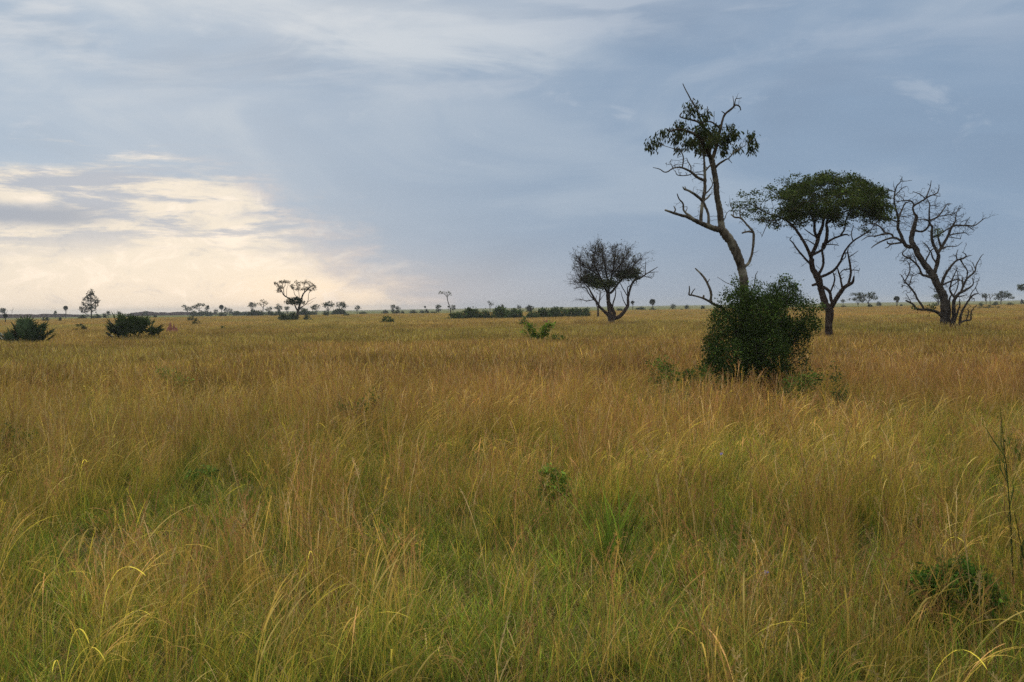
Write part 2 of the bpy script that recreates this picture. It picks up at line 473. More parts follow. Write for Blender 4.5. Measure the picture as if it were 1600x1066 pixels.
cp = np.concatenate([lobe_points(cr1, Y1, 300, 0.0), tips[::2]])
clumps(mb, cp, 9, 0.062, 0.115, 0.019, (.036, .048, .014), 0.32, droop=1.5, alt=(.085, .085, .03), palt=.12, outw=.2)
mb.build('crown', M_leaf, t1)

# ---- umbrella acacia
Y2 = 64.0
t2 = thing('umbrella_acacia_tree', 'umbrella shaped acacia with dense dark green crown and forked brown trunk beside the bare tree', 'tree', gpt(1295, Y2))
s = Skel(Y2, 0.06)
s.limb([(1295, 552, 15), (1295, 529, 12.5), (1295, 506.4, 11.5), (1296, 485.8, 13), (1289.4, 474.5, 11), (1283, 454, 10), (1278, 435, 11), (1269.7, 420, 8.5), (1268, 405, 8)], 0.3, 'trunk', wig=.006)
s.limb([(1268, 404, 6), (1264, 394, 5), (1255.7, 377, 4.5), (1244.4, 360, 4), (1233, 348.8, 3.5), (1220, 341, 3), (1200, 334, 2), (1178, 322, 1.3)], -1.6)
s.limb([(1222, 342, 2), (1206, 345, 1.6), (1189, 343, 1.2)], -.5, new=False)
s.limb([(1202, 343, 1.5), (1196, 356, 1.2), (1190, 371, .8)], -.1, new=False)
s.limb([(1268.5, 401, 6), (1276.3, 380.7, 6), (1279, 367.5, 6), (1284.8, 354.4, 5), (1287.6, 341, 4), (1292, 315, 2.5), (1288, 296, 1.5)], 0.5)
s.limb([(1277.5, 375, 5), (1272.6, 362, 4.6), (1271.6, 347, 4), (1264, 325, 2.6), (1252, 308, 1.6)], 1.6)
s.limb([(1271.6, 401, 4), (1283.8, 390, 4), (1289.4, 377, 5.6), (1291.3, 358, 5), (1291, 347, 4), (1303, 318, 2.5), (1322, 300, 1.5)], 1.4)
s.limb([(1292, 350, 3), (1312, 335, 2.2), (1345, 322, 1.5)], -1.4, new=False)
s.limb([(1266, 416, 3.5), (1250, 395.7, 3), (1238.8, 379.7, 2), (1234, 375, 1.5), (1237.8, 369.4, 1)], -.7)
s.limb([(1249, 394, 1.5), (1246, 389, 1)], 0, new=False)
s.limb([(1280, 431, 4.4), (1286.6, 412.6, 4), (1284.8, 392, 3.5), (1286, 380, 3)], .1)
s.limb([(1282, 434, 4.4), (1300.7, 424, 4), (1312, 410.7, 3.5), (1319.5, 393.8, 3), (1332.6, 377, 2.5), (1351, 365.7, 2), (1362.7, 358, 1)], -1.2)
s.limb([(1333, 377, 2), (1330, 365, 1.4), (1334, 352, 1)], .2, new=False)
s.limb([(1315, 408, 1.6), (1321, 402, 1.4), (1321, 396, 1)], .2, new=False)
s.limb([(1291, 381, 3.4), (1304.5, 372, 3), (1321.4, 366.6, 2.4), (1327, 369, 1.2)], -.6)
s.limb([(1313, 368, 2.6), (1319.5, 358, 2.5), (1321.4, 345, 2), (1332, 325, 1.4)], .5, new=False)
s.limb([(1290, 384, 2), (1302, 382, 1.4), (1311, 384, .8)], .2, new=False)
s.limb([(1274, 373, 2), (1265, 364, 1.8), (1257, 358, 1.2)], -.2, new=False)
s.limb([(1271, 383, 2), (1263, 376, 1.5), (1256, 374, 1)], -.2, new=False)
s.limb([(1297, 483, 9), (1300.7, 476.4, 8), (1310, 461.4, 7), (1321.4, 448, 6), (1331.7, 441.7, 4.6), (1334.5, 431.4, 2)], -.8)
s.limb([(1324.2, 446, 4), (1328.9, 427.6, 3.5), (1327, 408.8, 3), (1324.2, 392, 1.8)], .4, new=False)
s.limb([(1328.5, 421, 1.8), (1318, 422, 1.5), (1312, 428, 1.2)], -.2, new=False)
s.limb([(1328, 422, 1.8), (1335, 422, 1.5), (1342, 423, 1), (1343, 419, .7)], .3, new=False)
s.limb([(1327, 402, 1.6), (1334, 397, 1.2), (1341, 392, .7)], .2, new=False)
s.limb([(1316.7, 452, 3.4), (1312, 431.4, 3), (1308.2, 418.2, 1.8)], .3, new=False)
s.limb([(1312.5, 437, 1.2), (1319, 433, .8)], .1, new=False)
s.limb([(1311.8, 432, 1.2), (1318, 428, .8)], .1, new=False)
s.limb([(1300, 477, 5), (1298, 466, 5), (1296.5, 457, 4.6), (1289.4, 450, 4.6), (1284, 448, 4)], .2)
s.limb([(1298, 459, 2.8), (1304.5, 439, 2.5), (1301.7, 425.7, 1.4)], -.4, new=False)
s.limb([(1281, 443, 4.5), (1275, 444.5, 4.5), (1269, 446, 3.6)], -.2, new=False)
cr2 = [(1292, 296, 46, 18, 0, 3.0), (1338, 306, 34, 22, .3, 2.4), (1250, 312, 36, 18, -.2, 2.4), (1366, 322, 14, 18, 0, 1.4), (1320, 330, 42, 14, -.3, 2.6), (1240, 326, 26, 14, -.3, 1.8),
       (1182, 321, 20, 13, -.4, 1.2, .45), (1200, 341, 22, 8, -.5, 1.0, .5), (1166, 320, 10, 7, -.4, .7, .4), (1376, 340, 12, 9, .2, .9, .35), (1212, 303, 14, 8, -.2, 1., .4),
       (1278, 282, 20, 7, .2, 1.8), (1316, 283, 18, 6, 0, 1.6), (1275, 330, 30, 12, 0, 2.4), (1290, 310, 60, 16, 2.6, 1.4), (1300, 312, 60, 16, -2.6, 1.4), (1228, 305, 14, 9, 0, 1.2, .6), (1345, 285, 12, 5, .3, .8, .6), (1255, 294, 14, 6, .2, 1, .6), (1375, 305, 10, 8, .2, .9, .6), (1384, 328, 8, 10, 0, .8, .4), (1158, 328, 8, 6, -.4, .6, .35), (1176, 335, 14, 7, -.4, .9, .4), (1232, 298, 8, 5, 0, .8, .5), (1300, 276, 12, 4, 0, 1)]
cr2 = [(*l[:6], (l[6] if len(l) > 6 else 1.0) * (.22 if l[2] >= 30 else .8)) for l in cr2]
for k_ in range(70):
    x_ = rng.uniform(1228, 1384); tp = np.interp(x_, [1228, 1245, 1265, 1290, 1318, 1335, 1352, 1368, 1384], [290, 280, 275, 273, 278, 277, 287, 292, 318]) + 5
    cr2.append((x_, rng.uniform(tp, 342), rng.uniform(8, 14), rng.uniform(3.5, 6), rng.normal() * 2.0, .7, 1.1))
for x_ in range(1238, 1388, 11):
    cr2.append((x_ + rng.normal() * 4, 342 + rng.normal() * 6, rng.uniform(5, 9), rng.uniform(3, 6), rng.normal() * 1.6, .5, .9))
for x_, y_ in [(1165, 306), (1182, 301), (1205, 293), (1222, 287), (1245, 277), (1265, 275), (1290, 274), (1318, 279), (1335, 277), (1352, 287), (1368, 291), (1378, 306), (1388, 330), (1384, 344), (1190, 345), (1215, 349), (1165, 334), (1150, 322)]:
    cr2.append((x_ + rng.normal() * 2, y_ + rng.normal() * 2, rng.uniform(4, 8), rng.uniform(2.5, 4.5), rng.normal() * .8, .5, .8))
ap = lobe_points(cr2, Y2, 700, 0.25)
tips, nodes = s.grow(ap, 0.2, 3.0, 0.26, 0.008, use=s.uv[:, 1] < 372, jit=.35, bias=(0, 0, .1))
dead = lobe_points([(1355, 360, 28, 9), (1330, 360, 16, 10), (1332, 400, 8, 22), (1228, 352, 14, 8), (1300, 366, 16, 8), (1316, 425, 8, 12), (1210, 352, 18, 6)], Y2 - .6, 150, 0)
s.grow(dead, 0.16, 1.3, 0.25, 0.009, use=(s.uv[:, 1] > 335), jit=.6, maxit=14)
s.sprout(90, .5, .016, out=pix(1290, 420, Y2), spread=.8, levels=1, forks=2, jit=.6, use=(s.r < .09) & (s.uv[:, 1] > 335) & (s.uv[:, 1] < 445), tipr=.007)
s.build(t2, M_bark_dark, 10)
mb = MB()
cp = np.concatenate([lobe_points(cr2, Y2, 1500, 0.15, flat=.5), tips[::3]])
clumps(mb, cp, 26, 0.19, 0.105, 0.032, (.042, .062, .011), .36, alt=(.075, .085, .02), palt=.15, zs=.42)
mb.build('crown', M_leaf, t2)

# ---- bare dead tree at the right
Y3 = 79.0
t3 = thing('bare_dead_tree', 'leafless dead looking tree with gnarled twisted branches and many stems from its base', 'tree', gpt(1480, Y3))
s = Skel(Y3, 0.07)
s.limb([(1481, 536, 18), (1478.7, 519, 16), (1476, 497.7, 13), (1476, 476, 12.5), (1473.6, 461, 13.5), (1464.8, 445.7, 12), (1458.4, 430.5, 12)], 0, 'trunk', wig=.008)
s.limb([(1458, 430, 11), (1444.5, 412.8, 9.5), (1433, 396.3, 9), (1431.6, 390.6, 9), (1424, 375.6, 8), (1426, 362, 7.2), (1430, 348.4, 6), (1431.6, 339, 5), (1427.5, 332, 3), (1427.5, 322.6, 3), (1442.5, 313, 2.5), (1452, 307, 2.2), (1464, 302, 1.8), (1467.6, 292.7, 1)], .8)
s.limb([(1446.6, 310, 2), (1453.4, 291.3, 1.5), (1455, 282, .8)], .2, new=False)
s.limb([(1446, 310, 1.6), (1437, 303, 1.4), (1426, 300, .8)], -.2, new=False)
s.limb([(1428, 321, 2.4), (1424, 314.4, 2.2), (1411, 313.8, 1.6), (1403, 316, 1)], -.3, new=False)
s.limb([(1458, 305, 1.4), (1469, 307, .8)], -.2, new=False)
s.limb([(1428, 386, 7), (1415.3, 383.8, 6), (1407, 367.5, 5), (1403, 356.6, 4.5), (1403.7, 345.7, 4), (1400.3, 329.4, 3), (1397, 311.7, 2.5), (1400.3, 292.7, 2), (1406.4, 285, 1.5), (1410, 276.4, .8)], -1.4)
s.limb([(1404, 343, 2.6), (1408.5, 329.4, 2.4), (1414, 318.5, 1.8), (1421, 315, 1)], .4, new=False)
s.limb([(1398, 308, 1.6), (1410, 294, 1.2), (1417, 291, .7)], .3, new=False)
s.limb([(1399, 326, 2), (1384, 322, 1.8), (1374, 318, .8)], -.5, new=False)
s.limb([(1403, 346, 2.2), (1384, 340, 1.8), (1368, 343, 1)], -.6, new=False)
s.limb([(1407, 284, 1.4), (1415, 283, 1), (1425, 282, .6)], .2, new=False)
s.limb([(1398, 300, 1.4), (1388, 296, 1), (1378, 297, .6)], -.2, new=False)
s.limb([(1411, 382.4, 4), (1401.7, 373, 3.5), (1393.5, 371.6, 3), (1380, 375.6, 2.5), (1367.7, 382.4, 1.8), (1361, 388, 1)], -1.5)
s.limb([(1396, 372, 3), (1392, 366, 3), (1381.3, 366, 2.8), (1367.7, 369, 2.2), (1355.4, 370, 1.5), (1346, 376, .8)], .3)
s.limb([(1390, 366, 2.6), (1382.6, 363.4, 2.5), (1377, 356.6, 2.5), (1365, 350, 2), (1352.7, 351, 1.2), (1343, 355, .7)], 1.1, new=False)
s.limb([(1407, 384, 3), (1389.4, 381, 2.5), (1386, 377, 1.4)], -.8, new=False)
s.limb([(1391, 382, 1.8), (1388, 386, 1.5), (1382.6, 388, 1)], -.1, new=False)
s.limb([(1429, 361, 3.4), (1439.8, 362, 3), (1448, 356.6, 3), (1451.3, 347, 2.6), (1445, 343, 2), (1434, 343, 1.2)], -.7, new=False)
s.limb([(1460, 428, 7), (1463.5, 415.3, 6), (1466, 402.7, 6), (1465.6, 397.4, 5.4), (1461.5, 388, 5), (1456.8, 375.6, 4.5), (1456, 363.4, 4), (1456.8, 355, 3.5), (1452.7, 347, 3), (1452, 329.4, 2.2), (1452.7, 320, 1.8), (1449.3, 311.7, 1)], -.5)
s.limb([(1453, 322, 1.4), (1461, 322, 1), (1468, 323.5, .6)], .3, new=False)
s.limb([(1466, 396, 5), (1472.4, 385, 4.5), (1480.6, 370, 4), (1486, 356.6, 3.5), (1491.4, 352.5, 3), (1510.5, 353.2, 2.5), (1522.7, 352.5, 1.8), (1537.7, 341.6, 1.2), (1543, 341, .7)], .9)
s.limb([(1506, 353, 1.6), (1511, 346, 1.2), (1516, 339, .8)], .2, new=False)
s.limb([(1487, 355, 2.4), (1492.8, 345.7, 2), (1494, 335, 1.4), (1499.6, 321, .7)], .4, new=False)
s.limb([(1510, 354, 1.6), (1521, 360, .8)], -.3, new=False)
s.limb([(1482, 367, 2.2), (1498, 364.8, 1.8), (1507.8, 364, 1.2), (1514, 368, .7)], -.5, new=False)
s.limb([(1481, 370, 1.6), (1492, 372, 1.3), (1501, 373.6, .9)], -.7, new=False)
s.limb([(1457, 371, 3), (1463, 368.5, 2.6), (1469.7, 364.8, 2.4), (1480.6, 358, 2), (1486, 356, 1.8)], -.3, new=False)
s.limb([(1453, 346, 3), (1464, 339, 2.5), (1472.4, 329.4, 2), (1480.6, 318.5, 1), (1488, 319, .6)], .9, new=False)
s.limb([(1465, 338, 1.8), (1480.6, 336, 1.4), (1491, 334, .7)], .2, new=False)
s.limb([(1471, 388, 3.4), (1468, 378, 3), (1466, 369, 2.4), (1465, 358, 1.4)], .5, new=False)
s.limb([(1470, 391, 2.6), (1479, 385.8, 2), (1487, 384.5, 1.6), (1495.5, 384.5, 1), (1504, 378, .6)], -.5, new=False)
s.limb([(1447, 412, 2.6), (1449.5, 402, 2.3), (1454.7, 392, 2), (1460, 388, 1.6)], -.4, new=False)
s.limb([(1453.5, 394, 1.8), (1448, 383.8, 1.4), (1442, 379, .8)], -.2, new=False)
s.limb([(1463, 413, 3), (1457, 402, 2.6), (1455, 394, 2)], .2, new=False)
s.limb([(1457, 437, 4.5), (1449, 432, 4), (1440.7, 429.3, 3.6), (1435.6, 417.9, 3), (1426.7, 407.7, 2.5), (1410.3, 397.6, 2), (1415.3, 390, 1.4), (1420, 385, .8)], -1.0)
s.limb([(1428, 409, 1.8), (1420, 404, 1.5), (1413, 404, .9)], -.2, new=False)
s.limb([(1434, 415, 1.6), (1430, 405, 1.3), (1426, 396, .8)], .2, new=False)
s.limb([(1424, 406, 1.4), (1423, 396, .8)], .2, new=False)
s.limb([(1441, 429, 2), (1435.6, 426.7, 1.6)], -.1, new=False)
s.limb([(1449, 431, 1.4), (1446, 424, .8)], .1, new=False)
s.limb([(1473, 497, 6), (1466, 489, 5), (1458.4, 486.3, 4.4), (1447, 483.8, 4), (1433, 482.5, 4), (1425.5, 475, 3), (1415.3, 469.8, 2.4)], -1.0)
s.limb([(1445, 484, 3.6), (1439, 475, 3.2), (1433, 466, 3), (1429.3, 457, 3), (1420.4, 445.7, 2.5), (1414, 439.4, 2), (1409, 430.5, 1), (1405, 429, .6)], -.5)
s.limb([(1415, 440, 2), (1421.7, 423, 1.7), (1417.9, 409, 1.1), (1406, 408, .7)], .2, new=False)
s.limb([(1422, 446, 1.8), (1424, 434.3, 1.4), (1428, 426, .8)], .2, new=False)
s.limb([(1417, 444, 1.4), (1411, 440, 1), (1412, 434, .7)], 0, new=False)
s.limb([(1429, 457, 1.6), (1424, 450, 1.5), (1417, 443, 1)], .2, new=False)
s.limb([(1424, 474, 1.6), (1420, 466, 1.2), (1415.3, 459, .9)], 0, new=False)
s.limb([(1484, 515, 9), (1490, 498, 7), (1490, 485, 6), (1491.4, 468.6, 5), (1497.7, 458.4, 4.4), (1507.8, 453.4, 3.5), (1520.5, 444.5, 2), (1519, 434, 1)], -.7, 'stem')
s.limb([(1501.5, 456, 3.8), (1506.6, 443.2, 3.4), (1513, 433, 3), (1523, 424.2, 2.5), (1525.6, 414, 2), (1533, 400.8, 1.2), (1537, 397, .7)], .4, new=False)
s.limb([(1524, 421, 1.6), (1519, 410, .9)], 0, new=False)
s.limb([(1522, 426, 1.5), (1518, 416, 1)], .2, new=False)
s.limb([(1504, 448, 2.6), (1504, 440, 2.2), (1503.5, 434, 1.6)], -.1, new=False)
s.limb([(1476, 449, 5), (1474.3, 435.6, 4.2), (1483.8, 420.4, 3.5), (1494, 409, 3), (1507.8, 402.7, 2.5), (1509, 398, 1.6), (1503, 394, 1)], -.6)
s.limb([(1497, 407, 2), (1494, 398.9, 1.5), (1497, 390, .9)], .2, new=False)
s.limb([(1495, 400, 1.2), (1489, 397, .7)], 0, new=False)
s.limb([(1500, 405, 2.4), (1506, 415, 2.2), (1511.6, 424, 2.1), (1510.5, 434, 2)], .1, new=False)
s.limb([(1506, 403, 1.2), (1517, 399, .7)], .2, new=False)
s.limb([(1478, 446, 2.8), (1486.3, 439.4, 2.4), (1495, 437, 2), (1503, 438, 1)], .4, new=False)
s.limb([(1477, 437, 1.6), (1477.5, 424, .8)], 0, new=False)
s.limb([(1490, 466, 3.6), (1485, 455, 3), (1485.5, 445, 2.4), (1491, 430, 1.8), (1496.4, 418, 1)], -.3, new=False)
s.limb([(1491, 463, 2), (1496, 448, 1.7), (1496.5, 432, 1.3), (1494, 416, .8)], .3, new=False)
s.limb([(1486, 449, 1.5), (1495, 441, 1.2), (1500, 438, .8)], 0, new=False)
s.limb([(1494, 466, 2), (1503, 463, 1.7), (1511, 460, 1)], -.3, new=False)
s.limb([(1496, 520, 7), (1498, 508, 5), (1501.5, 491.4, 4), (1509, 476, 3), (1520.5, 461, 2.4), (1529.4, 459, 1.2)], -.4, 'stem')
s.limb([(1514, 469, 1.8), (1518, 458, 1.5), (1524.3, 449.6, 1.1), (1530.6, 433, .7)], .1, new=False)
s.limb([(1524, 450, 1.2), (1528, 458, 1)], .1, new=False)
s.limb([(1517, 465, 1.6), (1523, 467, .8)], .1, new=False)
s.limb([(1500, 505, 3.4), (1508, 501, 3), (1516.7, 499, 2.5), (1518, 486.3, 2), (1526.8, 476, .9)], .5, new=False)
s.limb([(1510, 500, 2.2), (1513, 490, 1.8), (1512, 482, 1.2)], .2, new=False)
s.limb([(1490, 518, 5), (1494, 495, 3.6), (1500, 478, 2.4), (1499, 468, 1.2)], .8, 'stem')
s.limb([(1480, 516, 5), (1484, 490, 4), (1483, 470, 3), (1487, 460, 2)], -1.0, 'stem')
s.limb([(1466, 458, 2), (1461, 456, 1.5), (1459.5, 450, 1)], -.4, new=False)
dl = [(1400, 325, 26, 34), (1440, 318, 30, 24), (1470, 345, 36, 24), (1372, 355, 26, 20), (1500, 352, 32, 16), (1412, 345, 22, 18), (1445, 350, 26, 14), (1496, 430, 26, 34), (1420, 440, 12, 36),
      (1505, 485, 18, 26), (1490, 335, 20, 18), (1462, 385, 30, 16), (1420, 405, 16, 14), (1410, 338, 14, 10), (1440, 345, 12, 8)]
ap = lobe_points([(l[0], l[1], l[2], l[3], 0, 1.6) for l in dl], Y3, 1700, 0)
tips, _ = s.grow(ap, 0.15, 1.7, 0.2, 0.013, jit=.75, maxit=45, expo=.38, seed_every=1)
s.sprout(120, .55, .02, out=pix(1462, 430, Y3), spread=.7, levels=2, forks=2, jit=.6, up=.15, use=(s.r < .1), tipr=.01)
s.build(t3, M_bark_dead, 9)
mb = MB()
clumps(mb, lobe_points([(1465, 364, 7, 5, -.3, .4)], Y3, 26, 0), 7, .12, .12, .035, (.14, .18, .09), .2)
clumps(mb, lobe_points([(1452, 480, 7, 4, -.6, .4), (1430, 481, 5, 3, -1, .3), (1458, 478, 4, 5, -.6, .3)], Y3, 26, 0), 7, .1, .1, .035, (.05, .08, .02), .3)
mb.build('leaf_sprays', M_leaf, t3)

# ---- half bare rounded tree in the middle distance
Y4 = 130.0
t4 = thing('twiggy_acacia_tree', 'rounded half bare twiggy tree with several dark stems, left of the tall leaning tree', 'tree', gpt(955, Y4))
s = Skel(Y4, 0.05)
s.limb([(955.4, 516, 13), (955, 504, 11), (952.8, 490, 7), (950.8, 472.5, 6.5), (950, 459.4, 6.5)], 0, 'trunk', wig=.004)
s.limb([(949, 460, 4.4), (943.6, 446, 3.6), (935.7, 429, 3), (927.8, 409.4, 2.2), (930.4, 389.7, 1.2)], -1)
s.limb([(937, 432, 2.4), (920, 420, 2), (902, 408, 1.2)], -.8, new=False)
s.limb([(950.5, 459, 4.2), (951.5, 446, 3.6), (947.5, 427.8, 3), (943.6, 406.8, 2), (941, 388, 1.1)], 1.2)
s.limb([(951, 459, 4.2), (956.7, 455.4, 3.6), (967, 442.3, 3), (979, 429, 2), (992, 413.4, 1.5), (1001, 404, 1)], -1.0)
s.limb([(951.5, 452, 3.6), (955.4, 433, 3), (959.4, 412, 2), (962, 389.7, 1.2)], .3)
s.limb([(957, 430, 2.2), (970, 412, 1.8), (980, 396, 1.1)], 1.3, new=False)
s.limb([(956, 500, 7), (959.4, 492, 6), (956, 481, 5), (952.5, 473, 4)], .4)
s.limb([(957, 482, 2.6), (958, 472.5, 2.2), (962, 459.4, 1.6), (961, 449, 1)], .4, new=False)
s.limb([(954, 497, 6), (948.8, 491, 5), (937, 479, 4), (926.5, 462, 3), (918.6, 448.8, 2), (910, 441, 1.3)], -1.4)
s.limb([(934, 476, 2.4), (922.6, 462, 1.8), (913.4, 448.8, 1.5), (896.3, 451.5, .8)], -.6, new=False)
s.limb([(926, 471, 1.6), (916, 470, 1.3), (905, 467, .8)], -.2, new=False)
s.limb([(958, 500, 7), (969.9, 493.5, 6), (980.4, 479, 5), (981.7, 464.6, 4), (985.6, 448.8, 3.5), (991, 438.3, 3), (1002.7, 433, 2.5), (1012, 426.5, 1.8), (1027.7, 417.3, .8)], .8)
s.limb([(1009, 430, 1.4), (1009, 409.4, .9)], 0, new=False)
s.limb([(1005, 432, 1.4), (1018.5, 435, .9)], .2, new=False)
s.limb([(1014, 426, 1.1), (1029, 425, .6)], -.3, new=False)
s.limb([(982, 466, 2), (980.4, 450, 1.6), (986, 446, 1.2)], -.3, new=False)
s.limb([(981, 464, 1.7), (971.2, 446, 1.3), (964, 436, .9)], .3, new=False)
s.limb([(979, 480, 1.6), (973, 466, 1.2), (970, 455, .8)], .3, new=False)
ap = lobe_points([(946, 412, 44, 24, 0, 2.8), (925, 427, 32, 17, 0, 2.2), (972, 422, 28, 19, 0, 2.0), (915, 440, 22, 11, -.4, 1.2), (1006, 424, 10, 8, .6, .6, .4)], Y4, 900, 0)
_, nodes = s.grow(ap, 0.3, 3.6, 0.4, 0.02, jit=.35, bias=(0, 0, .12), use=s.uv[:, 1] < 470, maxit=50, expo=.34)
n0_ = len(s.P)
s.P = np.concatenate([s.P, nodes]); s.r = np.concatenate([s.r, np.full(len(nodes), .03)])
nn = np.array([s.part[np.argmin(((s.P[:n0_] - q) ** 2).sum(1))] for q in nodes])
s.part = np.concatenate([s.part, nn]); s.uv = np.concatenate([s.uv, np.array([proj(q) for q in nodes])])
up_ = (s.uv[:, 1] < 446) & (s.uv[:, 0] < 1004)
tips = s.sprout(680, 1.0, .028, out=pix(951, 462, Y4), spread=.5, levels=2, forks=3, up=.15, use=up_, tipr=.011)
s.sprout(70, .8, .02, out=pix(951, 480, Y4), spread=.6, levels=1, forks=3, up=.1, use=(s.uv[:, 1] > 430) & ((s.uv[:, 0] < 925) | (s.uv[:, 0] > 985)), tipr=.011)
s.build(t4, M_bark_dark, 8)
mb = MB()
clumps(mb, lobe_points([(984, 428, 16, 6, 0, 1.3), (941, 443, 22, 5, 0, 1.8), (922, 436, 13, 6, -.4, 1.2), (970, 430, 10, 5, 0, 1)], Y4, 640, .1), 10, .22, .2, .06, (.045, .055, .012), .35)
k = rng.random(len(tips)) < .12
clumps(mb, tips[k], 3, .14, .14, .04, (.06, .06, .02), .35)
mb.build('crown', M_leaf, t4)

# ================================================================== BUSHES AND WEEDS NEAR BY
def stems(mb, base, targets, r0, r1, mid=.3):
    for q in targets:
        m = base + (q - base) * np.array([.5, .5, .62]) + rng.normal(size=3) * mid * .3
        D = catmull([[*base, r0], [*m, (r0 + r1) / 2], [*q, r1]], np.linalg.norm(q - base) / 7)
        tube(mb, D[:, :3], D[:, 3], 5)

Yb = 29.6
gb = gpt(1185, Yb)
tb = thing('dense_bush', 'big dense dark green bush wrapped round the foot of the tall leaning tree', 'bush', gb)
bl = [(1225, 462, 22, 20, .4, .7), (1160, 470, 22, 22, .2, .7), (1186, 495, 42, 32, 0, 1.2), (1131, 505, 18, 22, 0, .7), (1116, 548, 15, 24, -.1, .6), (1143, 560, 34, 34, -.5, .9),
      (1195, 546, 36, 40, -.4, 1.1), (1254, 479, 16, 11, 0, .5, .7), (1272, 481, 8, 4, 0, .3, .5), (1260, 507, 17, 13, 0, .6, .8), (1236, 517, 20, 18, .2, .7), (1240, 550, 15, 22, .1, .5, .4),
      (1256, 556, 6, 10, 0, .3, .3), (1150, 590, 40, 20, -.4, .9), (1205, 588, 40, 20, -.3, .9), (1190, 520, 50, 36, .8, .9), (1128, 478, 6, 8, 0, .25, .5), (1186, 455, 6, 8, .2, .25, .5), (1205, 475, 20, 14, .2, .6), (1246, 600, 18, 14, -.1, .5, .5)]
mb = MB(); stems(mb, gb, lobe_points(bl, Yb, 60, 0), .035, .008)
mb.build('stem', M_bark_dark, tb, smooth=True)
mb = MB()
cp = lobe_points(bl, Yb, 3400, .3)
clumps(mb, cp, 20, .085, .043, .015, (.034, .056, .011), .38, alt=(.085, .125, .025), palt=.12, cen=gb + np.array([0, 0, 1.3]))
sp = np.concatenate([lobe_points(bl, Yb, 260, .98), lobe_points([(1282, 481, 6, 3, 0, .2), (1270, 498, 7, 4, 0, .2), (1099, 575, 7, 9, 0, .25), (1106, 530, 6, 7, 0, .2), (1150, 440, 5, 8, .2, .2), (1206, 450, 5, 7, .2, .2), (1241, 450, 7, 7, .2, .25), (1183, 446, 4, 8, .2, .2), (1262, 530, 6, 8, 0, .2), (1120, 488, 5, 6, 0, .2), (1225, 438, 10, 6, .3, .3), (1258, 575, 6, 12, 0, .2), (1136, 462, 6, 8, .1, .2), (1276, 512, 6, 5, 0, .2)], Yb, 150, 0)])
clumps(mb, sp, 10, .06, .055, .017, (.048, .075, .015), .3, cen=gb + np.array([0, 0, 1.2]))
mb.build('foliage', M_leaf, tb)

def weed(name, label, cat, px, Y, lobes, n, per, spread, L, W, base, group=None, alt=None, stem_n=8, droop=.2, shell=.1, stem_r=.008, var=.3):
    g = gpt(px, Y)
    r = thing(name, label, cat, g, group)
    mb = MB(); stems(mb, g, lobe_points(lobes, Y, stem_n, 0), stem_r, stem_r * .35, .2); base = np.asarray(base) * np.array([1.9, 1.75, 1.3])
    mb.build('stem', M_bark_far, r, smooth=True)
    mb = MB()
    clumps(mb, lobe_points(lobes, Y, n, shell), per, spread, L, W, base, var, droop, alt, .15)
    mb.build('foliage', M_weed, r)
    return r

weed('leafy_shrub', 'small forked bright green shrub on thin stems standing alone in mid field grass', 'shrub', 840, 62,
     [(829, 511, 6, 5), (834, 517, 7, 4), (850, 514, 8, 5), (843, 522, 7, 4), (861, 508, 5, 2.5), (854, 509, 5, 3), (819, 517, 5, 1.6), (832, 525, 4, 4), (850, 523, 4, 4), (841, 530, 6, 4, 0, None, .3)], 95, 10, .07, .12, .03, (.062, .105, .017), alt=(.09, .13, .03), stem_r=.02)
weed('leafy_shrub', 'low sparse green shrub just right of the forked bright green shrub', 'shrub', 867, 60, [(867, 531, 9, 4), (880, 530, 5, 3, 0, None, .5)], 24, 8, .1, .12, .035, (.06, .085, .02))
weed('leafy_shrub', 'small sparse green shrub behind the forked bright green shrub', 'shrub', 820, 120, [(820, 501, 5, 3), (816, 504, 4, 3)], 22, 8, .15, .16, .04, (.045, .065, .02), stem_r=.015)
weed('pinnate_shrub', 'low dark green feathery leaved shrub half hidden by near grass at bottom right', 'shrub', 1482, 8.9,
     [(1480, 910, 50, 28, 0, .25), (1510, 900, 30, 24, 0, .2), (1446, 920, 32, 26, 0, .2), (1490, 960, 66, 38, 0, .3, .7), (1572, 962, 30, 22, .2, .15, .6), (1446, 955, 34, 30, 0, .22), (1535, 928, 32, 28, 0, .22)], 420, 20, .026, .036, .008, (.046, .090, .018), alt=(.05, .10, .024), stem_n=22, stem_r=.004, droop=.1)
weed('green_weed', 'pale green leafy weed poking above the grass in the middle of the near field', 'weed', 862, 14,
     [(857, 738, 10, 12, 0, .1), (872, 752, 12, 12, 0, .1), (858, 765, 20, 20, 0, .16, .6), (884, 765, 8, 8, 0, .08)], 70, 9, .028, .05, .012, (.085, .13, .028), stem_r=.004)
weed('green_weed', 'leafy green weed at the lower left skirt of the big dark bush', 'weed', 1085, 28.6,
     [(1090, 585, 18, 12, 0, .3), (1112, 598, 20, 12, -.4, .3), (1070, 592, 10, 10, 0, .2)], 130, 9, .06, .065, .018, (.04, .066, .018), group='weeds round the big bush', stem_r=.006)
weed('green_weed', 'leafy green weed standing apart left of the big dark bush', 'weed', 1036, 28.0,
     [(1030, 572, 16, 14, 0, .3), (1046, 580, 14, 14, 0, .25), (1036, 594, 22, 12, 0, .3)], 80, 8, .06, .065, .016, (.055, .085, .022), group='weeds round the big bush', stem_r=.005)
weed('green_weed', 'bright green weed patch at the lower right skirt of the big dark bush', 'weed', 1250, 26.5,
     [(1240, 602, 20, 14, 0, .35), (1268, 592, 16, 14, 0, .3), (1232, 616, 14, 10, -.2, .2)], 130, 9, .06, .06, .016, (.055, .085, .022), group='weeds round the big bush', stem_r=.005)
